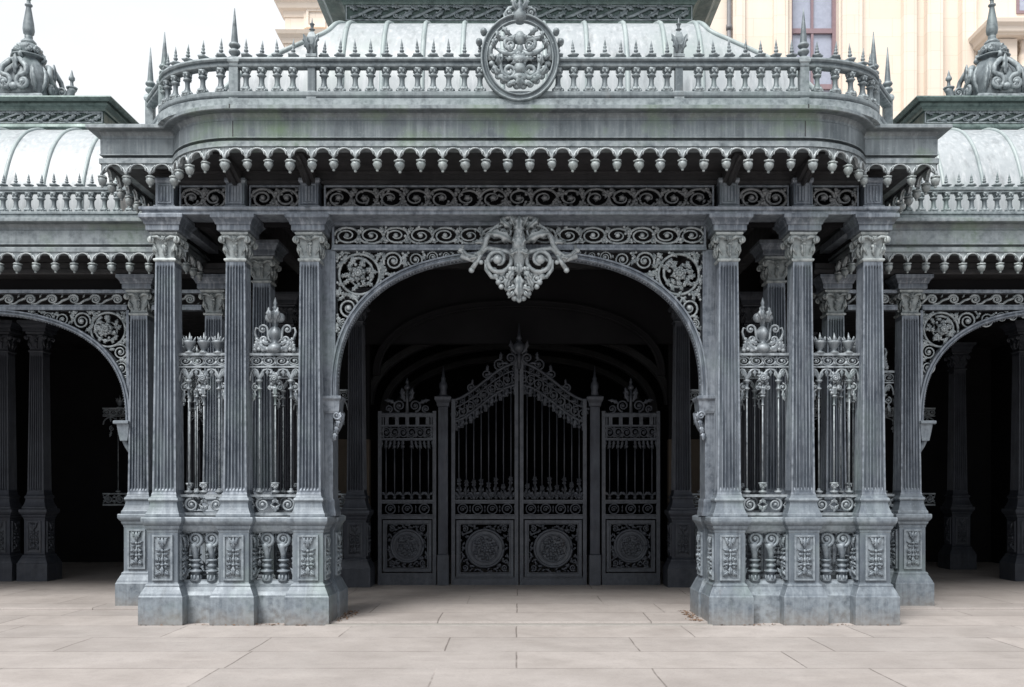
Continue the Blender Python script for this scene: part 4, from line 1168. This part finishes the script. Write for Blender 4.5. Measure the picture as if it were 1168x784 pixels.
for s, side in ((-1, 'left'), (1, 'right')):
    W = .97; cx = s*1.865
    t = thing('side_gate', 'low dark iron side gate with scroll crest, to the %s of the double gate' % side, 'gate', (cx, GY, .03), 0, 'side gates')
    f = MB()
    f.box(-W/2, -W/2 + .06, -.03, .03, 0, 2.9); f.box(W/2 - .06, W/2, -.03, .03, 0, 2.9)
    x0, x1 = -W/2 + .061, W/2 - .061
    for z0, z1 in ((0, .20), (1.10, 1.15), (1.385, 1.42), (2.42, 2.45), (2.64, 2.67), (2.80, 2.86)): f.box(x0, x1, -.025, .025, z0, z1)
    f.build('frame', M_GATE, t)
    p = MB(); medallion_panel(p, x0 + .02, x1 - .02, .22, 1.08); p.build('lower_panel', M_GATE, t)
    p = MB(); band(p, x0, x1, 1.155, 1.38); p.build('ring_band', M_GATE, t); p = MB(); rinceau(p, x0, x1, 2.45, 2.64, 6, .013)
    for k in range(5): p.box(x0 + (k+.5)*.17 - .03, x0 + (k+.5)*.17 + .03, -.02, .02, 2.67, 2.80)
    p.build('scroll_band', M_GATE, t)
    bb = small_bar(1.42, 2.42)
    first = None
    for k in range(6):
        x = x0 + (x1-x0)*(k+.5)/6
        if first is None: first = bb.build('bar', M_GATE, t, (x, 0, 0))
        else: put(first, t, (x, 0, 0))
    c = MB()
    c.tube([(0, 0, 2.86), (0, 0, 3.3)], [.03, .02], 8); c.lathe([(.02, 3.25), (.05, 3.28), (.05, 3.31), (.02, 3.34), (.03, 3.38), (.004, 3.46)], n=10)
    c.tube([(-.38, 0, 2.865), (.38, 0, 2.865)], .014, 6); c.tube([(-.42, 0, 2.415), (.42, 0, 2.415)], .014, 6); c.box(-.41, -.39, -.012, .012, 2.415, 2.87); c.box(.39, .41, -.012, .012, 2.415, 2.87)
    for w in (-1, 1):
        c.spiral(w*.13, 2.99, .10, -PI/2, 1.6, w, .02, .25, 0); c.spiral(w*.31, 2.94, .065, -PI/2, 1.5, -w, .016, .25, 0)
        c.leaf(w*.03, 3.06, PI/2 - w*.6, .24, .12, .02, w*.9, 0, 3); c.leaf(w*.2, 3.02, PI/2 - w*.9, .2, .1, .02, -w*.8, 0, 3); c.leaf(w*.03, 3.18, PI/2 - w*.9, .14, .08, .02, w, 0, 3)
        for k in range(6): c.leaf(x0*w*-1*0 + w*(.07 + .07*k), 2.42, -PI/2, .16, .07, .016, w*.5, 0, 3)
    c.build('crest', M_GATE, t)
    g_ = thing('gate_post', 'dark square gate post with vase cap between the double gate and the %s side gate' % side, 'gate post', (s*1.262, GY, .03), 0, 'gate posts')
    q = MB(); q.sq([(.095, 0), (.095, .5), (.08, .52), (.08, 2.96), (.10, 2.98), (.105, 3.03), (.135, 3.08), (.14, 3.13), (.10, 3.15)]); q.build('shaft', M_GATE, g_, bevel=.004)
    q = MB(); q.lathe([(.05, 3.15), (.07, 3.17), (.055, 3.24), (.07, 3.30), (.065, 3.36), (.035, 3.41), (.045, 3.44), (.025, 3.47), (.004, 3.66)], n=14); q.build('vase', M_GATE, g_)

# ==========================================================================
# WINGS
# ==========================================================================
def build_wing(cx, hw, side):
    nm = 'lower %s wing pavilion with pale ribbed roof and its own open arch' % side
    t = thing('wing_pavilion', nm, 'pavilion', (cx, 0, 0))
    CY = 1.90
    wc0 = make_column('column', 4.56, t, (-hw, CY, 0))
    sgn = 1 if side == 'left' else -1                      # +1: inner end is at +x
    for x in (hw, hw + 1.03, -hw - 1.03): put(wc0, t, (x, CY, 0))
    inner = ((-8.44, 5.3), (-9.05, 5.3), (-6.6, 7.9), (-5.2, 6.5)) if side == 'left' else ((8.86, 5.3), (8.85, 7.7), (6.9, 8.6), (5.3, 6.5))
    wi = None
    for (x, y) in inner:
        if wi is None: wi = make_column('column', 4.56, t, (x - cx, y, 0), M_GATE)  # dark iron imitates the shade deep inside the wing
        else: put(wi, t, (x - cx, y, 0))
    for s in (-1, 1): parapet(t, (s*(hw + .515), CY, 0), .66, 0)
    AYw = CY - .05
    W = hw + 1.35
    # beam, frieze, rail
    m = MB()
    m.sweep([(-W, CY + .3), (-W, CY - .22), (W, CY - .22), (W, CY + .3)], [(-.3, 4.565), (0, 4.565), (.02, 4.58), (.02, 4.63), (.0, 4.64), (.0, 4.72), (-.3, 4.72)])
    m.build('architrave', M_DARK, t)
    zr = 4.10
    for (xa, xb) in ((-hw + .17, hw - .17), (hw + .17, hw + .86), (-hw - .86, -hw - .17)):
        m = MB()
        m.box(xa, xb, AYw - .06, AYw + .06, zr, zr + .05); m.box(xa, xb, AYw - .045, AYw + .06, zr + .05, zr + .075)
        fr_ = m.build('frieze_rail', M_COL, t, bevel=.004)
        m = MB(); m.box(xa, xb, AYw - .05, AYw + .06, 4.335, 4.38); m.build('top_strip', M_COL, fr_)
    for (xa, xb) in ((-hw + .17, hw - .17), (hw + .17, hw + .86), (-hw - .86, -hw - .17)):
        m = MB(); runscroll(m, xa, xb, zr + .078, 4.333, max(2, round((xb-xa)/.30)), .019, AYw - .01)
        m.build('scroll_frieze', M_ORN, t)
    m = MB(); m.box(-W, W, CY + .1, CY + .14, 4.385, 4.9); m.build('frieze_shade_plate', M_VOID, t)  # near-black plate imitating the shade behind the wing frieze
    # arch
    a = hw - .195; b = 1.50; nn_ = 2.5; z0 = 2.55
    m = MB(); arch_rib(m, a, b, nn_, z0, AYw, .075, .14); A = m.build('arch', M_COL, t)
    e = hw - .15
    for s in (-1, 1):
        m = MB()
        x0, x1 = sorted((s*(hw - .15), s*(hw - .185))); m.box(x0, x1, AYw - .04, AYw + .06, 2.56, zr); m.build('arch_strip', M_COL, A); m = MB()
        m.sq([(.10, .13, z0 - .03), (.105, .135, z0 - .02), (.105, .135, z0 + .01), (.09, .12, z0 + .018)], s*(hw - .225), AYw)
        m.sq([(.05, .08, z0 - .26), (.07, .09, z0 - .16), (.085, .11, z0 - .031)], s*(hw - .205), AYw)
        m.tube([(s*(hw - .26), AYw, z0 - .08), (s*(hw - .24), AYw, z0 - .2), (s*(hw - .19), AYw, z0 - .32), (s*(hw - .15), AYw, z0 - .42)], [.05, .045, .04, .02], 8)
        m.build('corbel', M_PED, A, bevel=.003)
    for s in (-1, 1):
        m = MB()
        circ = [(s*(e - .30), zr - .265, .25), (s*(e - .665), zr - .145, .135), (s*(e - .93), zr - .125, .112), (s*(e - 1.14), zr - .095, .078), (s*(e - 1.30), zr - .08, .058), (s*(e - 1.44), zr - .07, .045), (s*(e - .13), zr - .575, .115), (s*(e - .12), zr - .79, .105), (s*(e - .065), zr - .96, .06), (s*(e - .05), zr - 1.09, .045)]
        def ins(x, z):
            if abs(x) > e or z > zr - .01 or z < 2.8: return False
            u = abs(x)/(a + .08); v = (z-z0)/(b + .08)
            return u >= 1 or u**nn_ + v**nn_ > 1.0
        spandrel_scroll(m, circ, ins, (min(s*e, s*.2), max(s*e, s*.2), 2.9, zr - .01), AYw, 90, s)
        m.build('spandrel_scrollwork', M_ORN, A)
    # cornice, deck, valance
    Wc = abs(cx) - 4.22
    p = [(-Wc, 3.2), (-Wc, 1.0), (Wc, 1.0), (Wc, 3.2)]
    m = MB(); m.sweep(p, CORN(5.145, 4.725)); m.build('cornice', M_CORN, t)
    m = MB(); m.box(-Wc + .13, Wc - .13, 1.13, 12, 5.06, 5.128); m.build('roof_deck', M_CORN, t)
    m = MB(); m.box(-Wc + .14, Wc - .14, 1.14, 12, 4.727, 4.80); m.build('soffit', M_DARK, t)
    valance(t, p, 4.73, .245)
    # roof
    tw = [(7.02, 1.38, 3.0), (6.95, 1.50, 2.72), (6.75, 1.68, 2.36), (6.45, 1.86, 2.08), (6.1, 2.02, 1.90), (5.7, 2.14, 1.78), (5.12, 2.2, 1.74)]
    curved_roof(t, tw, 5.6, [-1.65, -1.1, -.55, 0, .55, 1.1, 1.65], side_ribs=False, rr=.026)
    roof_crown_box(t, 1.40, 3.0, 5.6, 7.06, 7.15, 7.33, 7.50, n=7, flare=.17)
    # added wall at the far end blocks side light to keep the hall shaded
    m = MB(); x = -(Wc - .42)*sgn; m.box(min(x, x - .2*sgn), max(x, x - .2*sgn), 2.3, 11.8, 0, 4.735); m.build('end_light_blocker', M_VOID, t)
    if side == 'left':
        m = MB(); m.box(-W, W - .5, 9.4, 9.6, 0, 4.735); m.build('rear_shade_wall', M_VOID, t)  # added near-black wall to make the wing interior dark
    else:
        m = MB(); m.box(-W + .3, W, 9.4, 9.6, 0, 3.3); m.build('rear_shade_wall', M_VOID, t)  # added black wall hides the lit stone and darkens the wing
        m = MB(); m.box(-W + .3, W, 9.4, 9.6, 3.303, 4.735); m.build('rear_shade_wall', M_VOID, t)
    # balustrade
    rb = thing('wing_balustrade', 'small iron balustrade with spike finials along the %s wing cornice' % side, 'balustrade', (cx, 1.28, 5.13), 0, 'balustrades of the wings')
    L = Wc - .35
    m = MB(); m.box(-L, L, -.06, .06, -.005, .12); m.box(-L, L, -.075, .075, .12, .155); m.build('bottom_rail', M_BAL, rb, bevel=.005)
    m = MB(); m.box(-L, L, -.05, .05, .415, .44); m.box(-L, L, -.065, .065, .44, .485); m.build('top_rail', M_BAL, rb, bevel=.006)
    n = int(2*L/.168)
    b0 = f0 = None
    for k in range(n):
        x = -L + (k+.5)*2*L/n
        if abs(cx + x) > 8.1: continue
        if b0 is None:
            b0 = baluster_mb(.26).build('baluster', M_BAL, rb, (x, 0, .155)); f0 = finial_mb(.205).build('finial', M_BAL, rb, (x, 0, .485))
        else: put(b0, rb, (x, 0, .155)); c = put(f0, rb, (x, 0, .485), x); c.rotation_euler[1] = random.gauss(0, .04); c.scale[2] = random.uniform(.93, 1.04)
    # crown ornament
    dx = .08 if side == 'left' else -.19
    cr = thing('roof_ornament', 'foliate bulb ornament with vase spire on top of the %s wing roof' % side, 'ornament', (cx + dx, 3.35, 7.505), 0, 'crown ornaments of the wings')
    m = MB()
    m.M = Matrix.Translation((0, 0, .08)); m.lathe([(.36, 0), (.40, .03), (.40, .12), (.385, .25), (.34, .40), (.27, .53), (.20, .62), (.16, .66), (.24, .675), (.25, .69), (.16, .70), (.14, .74), (.18, .80), (.16, .86), (.10, .90), (.07, .94)], n=32, mod=lambda i, j: 1 + .07*math.cos(j*2*PI/4)*(1 if i < 7 else .3)); m.M = Matrix.Identity(4)
    m.sq([(.40, -.02), (.42, .02), (.42, .06), (.38, .09)])
    m.build('bulb', M_BAL, cr)
    cr.scale = (1.03, 1.03, 1.03)
    m = MB()
    m.lathe([(.10, .90), (.11, .93), (.08, .96), (.055, .99), (.06, 1.02), (.045, 1.03), (.075, 1.06), (.085, 1.12), (.075, 1.22), (.055, 1.34), (.038, 1.44), (.035, 1.47), (.055, 1.485), (.055, 1.50), (.03, 1.515), (.025, 1.56), (.036, 1.58), (.03, 1.61), (.012, 1.64), (.004, 1.74)], n=14)
    m.build('spire', M_BAL, cr, (0, 0, .08))
    m = MB()
    for q in range(4):
        m.M = Matrix.Rotation(q*PI/2, 4, 'Z')
        for s in (-1, 1):
            m.spiral(s*.135, .16, .105, PI/2, 1.3, s, .042, .3, -.42, pre=[(s*.01, -.29, .55), (s*.08, -.36, .50), (s*.17, -.40, .40), (s*.19, -.42, .30)])
            m.leaf(s*.27, .05, PI/2 - s*.05, .42, .12, .04, s*.35, -.33, 4, .06)
            m.leaf(s*.06, .05, PI/2 - s*.9, .22, .12, .04, s*.9, -.39, 3, .03)
            m.spiral(s*.09, .78, .055, PI/2, 1.5, s, .024, .25, -.15); m.leaf(s*.03, .70, PI/2 - s*.7, .14, .08, .03, -s*.8, -.16, 3, .02)
            for k in range(4): m.blob((s*(.05 + .02*k), -.40, .10 + .025*k), .03)
        m.leaf(0, .30, PI/2, .30, .13, .04, 0, -.375, 3, .0)
        m.blob((0, -.41, .10), .07, .06, .06)
        m.tube([(0, -.19, .62), (0, -.25, .66), (0, -.22, .69)], .03, 6)
        if q % 2 == 0: continue
        # side scroll arm
        m.M = Matrix.Rotation(q*PI/2 + PI/2 + PI*0, 4, 'Z')
        m.tube([(.30, 0, .34), (.38, 0, .16), (.46, 0, .06), (.55, 0, .05), (.62, 0, .10), (.64, 0, .2), (.66, 0, .24)], [.04, .05, .05, .05, .055, .06, .07], 8)
        m.spiral(.50, .17, .075, PI, 1.5, -1, .024, .25, 0)
        m.lathe([(.075, .23), (.085, .25), (.03, .265), (.022, .32), (.025, .35), (.045, .37), (.045, .40), (.025, .43), (.018, .46), (.003, .52)], .65, 0, 10)
    m.M = Matrix.Identity(4)
    m.build('scroll_foliage', M_BAL, cr, (0, 0, .08))
    return t
build_wing(-7.68, 2.43, 'left')
build_wing(7.52, 2.115, 'right')
for s, side in ((-1, 'left'), (1, 'right')):
    xa = s*(4.735 if s < 0 else 4.88)
    railing('railing at the very edge of the %s wing, half hidden behind the outermost column' % side, (xa, 1.93, 0), .70, 0, 'bouquet')
    railing('dim railing deep inside the %s wing under the dark ceiling' % side, (s*7.6, 7.7, 0), 1.6, 0, 'urns')
    railing('faint flower-crested railing at the back of the %s wing, nearer the centre' % side, (s*5.9, 7.7, 0), 1.5, 0, 'bouquet')
    railing('second-row railing behind the two inner columns on the %s' % side, (s*2.97, 1.42, 0), .62, 0, 'urns')

# ==========================================================================
# stone building behind
# ==========================================================================
BD = thing('stone_building', 'tall cream stone building with pilasters and a balcony rising behind the pavilion', 'building', (0, 12, 0))
BY = 12
def bX(px, d=0): return pX(px, BY - d)
def bZ(py, d=0): return pZ(py, BY - d)
m = MB()
XL = bX(325); XR = 18.0
wx0, wx1 = bX(903), bX(957); wz0, wz1 = 11.2, 14.9
m.box(XL, wx0, 0, .8, 0, 16.5); m.box(wx1, XR, 0, .8, 0, 16.5); m.box(wx0, wx1, 0, .8, 0, wz0); m.box(wx0, wx1, 0, .8, wz1, 16.5)
m.build('wall', M_STONE, BD)
m = MB()
m.frame(wx0 - .002, wx1 + .002, wz0, wz1, .09, .22, .34)
xm = (wx0+wx1)/2
m.box(xm - .03, xm + .03, .24, .33, wz0 + .09, wz1 - .09)
for z in (bZ(30), bZ(30) - 1.4): m.box(wx0 + .09, wx1 - .09, .23, .335, z - .06, z + .06)
wo = m.build('window', M_FRAME, BD)
m = MB(); m.box(wx0 + .05, wx1 - .05, .30, .31, wz0 + .05, wz1 - .05); m.build('pane', M_GLASS, wo)
m = MB(); m.sq([((wx1-wx0)/2 + .2, .10, wz0 - .2), ((wx1-wx0)/2 + .2, .14, wz0 - .04), ((wx1-wx0)/2 + .15, .10, wz0)], xm, -.05); m.build('sill', M_STONE, wo)
def pil(px0, px1, d, z1=16.5):
    p = MB(); x0, x1 = bX(px0, d), bX(px1, d)
    p.box(x0, x1, -d, -.003, 0, z1)
    p.box(x0 + (x1-x0)*.2, x1 - (x1-x0)*.2, -d - .02, -d - .001, 5, z1)
    p.build('pilaster', M_STONE, BD, bevel=.02)
pil(883, 899, .14); pil(961, 984, .14); pil(836, 850, .10); pil(1031, 1046, .18); pil(1058, 1076, .22); pil(1098, 1114, .25)
m = MB(); x0 = bX(830.5); m.lathe([(.055, 3), (.055, 16.4)], x0, -.1, 10)
for z in (9, 11, 13, 15): m.lathe([(.075, z), (.075, z + .12)], x0, -.1, 10)
m.build('drainpipe', M_PIPE, BD)
# cornices at the left end
m = MB()
m.sweep([(XL, .8), (XL, 0), (bX(420), 0)], [(-.2, bZ(50)), (.04, bZ(50)), (.07, bZ(45)), (.16, bZ(42)), (.2, bZ(38)), (-.2, bZ(37))])
m.sweep([(XL, .8), (XL, 0), (bX(420), 0)], [(-.2, bZ(20)), (.02, bZ(20)), (.05, bZ(14)), (.13, bZ(12)), (.17, bZ(7)), (.24, bZ(4)), (.28, bZ(-6)), (-.2, bZ(-8))])
m.box(bX(347), bX(385), -.05, -.003, bZ(33), bZ(10))
m.frame(bX(350), bX(372), bZ(33), bZ(12), .06, -.09, -.051)
m.build('cornice', M_STONE, BD)
# balcony right
dB = 1.1
m = MB()
x0 = 11.22; x1 = 18
m.sweep([(x0, 1.6), (x0, 0), (x1 , 0)], [(-1.5, bZ(40, dB)), (.0, bZ(40, dB)), (.08, bZ(37, dB)), (.1, bZ(32, dB)), (.18, bZ(29, dB)), (.2, bZ(25, dB)), (-1.5, bZ(24, dB))])
m.sweep([(x0 + .15, 1.6), (x0 + .15, .15), (x1, .15)], [(-1.5, bZ(95, dB)), (-.1, bZ(95, dB)), (.06, bZ(84, dB)), (.12, bZ(80, dB)), (.12, bZ(76, dB)), (-1.5, bZ(72, dB))])
m.sq([(.22, bZ(73, dB)), (.22, bZ(41, dB))], x0 + .42, .36)
bo = m.build('balcony', M_STONE, BD, (0, -dB, 0))
bb = MB(); hb = bZ(40, dB) - bZ(72, dB)
bb.lathe([(.09, 0), (.10, .06*hb), (.06, .1*hb), (.12, .3*hb), (.11, .42*hb), (.06, .62*hb), (.05, .75*hb), (.08, .86*hb), (.06, .9*hb), (.1, hb)], n=12)
b0 = None
for k in range(12):
    x = x0 + .85 + k*.3
    if b0 is None: b0 = bb.build('baluster', M_STONE, bo, (x, .3, bZ(72, dB)))
    else: put(b0, bo, (x, .3, bZ(72, dB)))
m = MB(); a0, a1 = bX(1159), bX(1200)
m.frame(a0, a1, bZ(16), bZ(-40), .07, -.03, .01); wo2 = m.build('window', M_FRAME, BD)
m = MB(); m.box(a0 + .04, a1 - .04, -.01, -.004, bZ(15), bZ(-39)); m.build('pane', M_GLASS, wo2)

# ==========================================================================
# dirt and moss at the foot of the pedestals
# ==========================================================================
lt = MB()
for k in range(420):
    s = random.choice((-1, 1))
    if random.random() < .6: x, y = s*random.gauss(2.16, .05), random.uniform(.1, 1.1)
    else: x, y = s*random.uniform(2.3, 4.5), random.gauss(.02, .035)
    z = .034 if (abs(x) < 2.74 and y > .11) else .006
    a = random.uniform(0, 6.28); L = random.uniform(.008, .028)
    c, sn = math.cos(a)*L, math.sin(a)*L
    lt.add([(x-c, y-sn, z), (x + sn*.5, y - c*.5, z + random.uniform(.002, .012)), (x+c, y+sn, z + random.uniform(0, .008)), (x - sn*.5, y + c*.5, z + .003)], [(0,1,2,3)])
struct(lt.build('leaf_litter', M_LITTER), 'stuff')

# ==========================================================================
# world, sun, camera
# ==========================================================================
EL, AZ = R(58), R(200)                                    # high soft sun from behind the camera, a little to the left
w = bpy.data.worlds.new('World'); SC.world = w; w.use_nodes = True
nt = w.node_tree; bg = nt.nodes['Background']
sky = N(nt, 'ShaderNodeTexSky'); sky.sky_type = 'NISHITA'; sky.sun_disc = False; sky.sun_elevation = EL; sky.sun_rotation = AZ
sky.air_density = 1.0; sky.dust_density = 3.0
tc = N(nt, 'ShaderNodeTexCoord')
cl = ramp(nt, noise(nt, mapped(nt, tc.outputs['Generated'], (1, 1, 2.2)), 1.6, 6, .55), .30, .70, (10.2, 10.6, 11.1, 1), (13.0, 13.2, 13.4, 1))
nt.links.new(mix(nt, .90, sky.outputs[0], cl), bg.inputs['Color'])
bg.inputs['Strength'].default_value = .056
sl = bpy.data.lights.new('sun', 'SUN'); sl.energy = 3.0; sl.angle = R(26); sl.color = (1, .97, .93)
so_ = bpy.data.objects.new('sun', sl); C.objects.link(so_)
# direction towards the sun
d = Vector((-.32, -math.cos(EL)*.95, math.sin(EL))).normalized()
so_.rotation_euler = d.to_track_quat('Z', 'Y').to_euler()
sky.sun_rotation = math.atan2(d.x, d.y)

cam = bpy.data.cameras.new('camera'); co = bpy.data.objects.new('camera', cam); C.objects.link(co)
co.location = (0, -11, 1.6); co.rotation_euler = (R(90), 0, 0)
cam.sensor_width = 36; cam.lens = 36*1056/1168
cam.shift_x = (584-592)/1168; cam.shift_y = (560-392)/1168
cam.clip_end = 500
SC.camera = co
SC.view_settings.view_transform = 'Standard'; SC.view_settings.look = 'None'
SC.view_settings.exposure = .75; SC.view_settings.gamma = 1
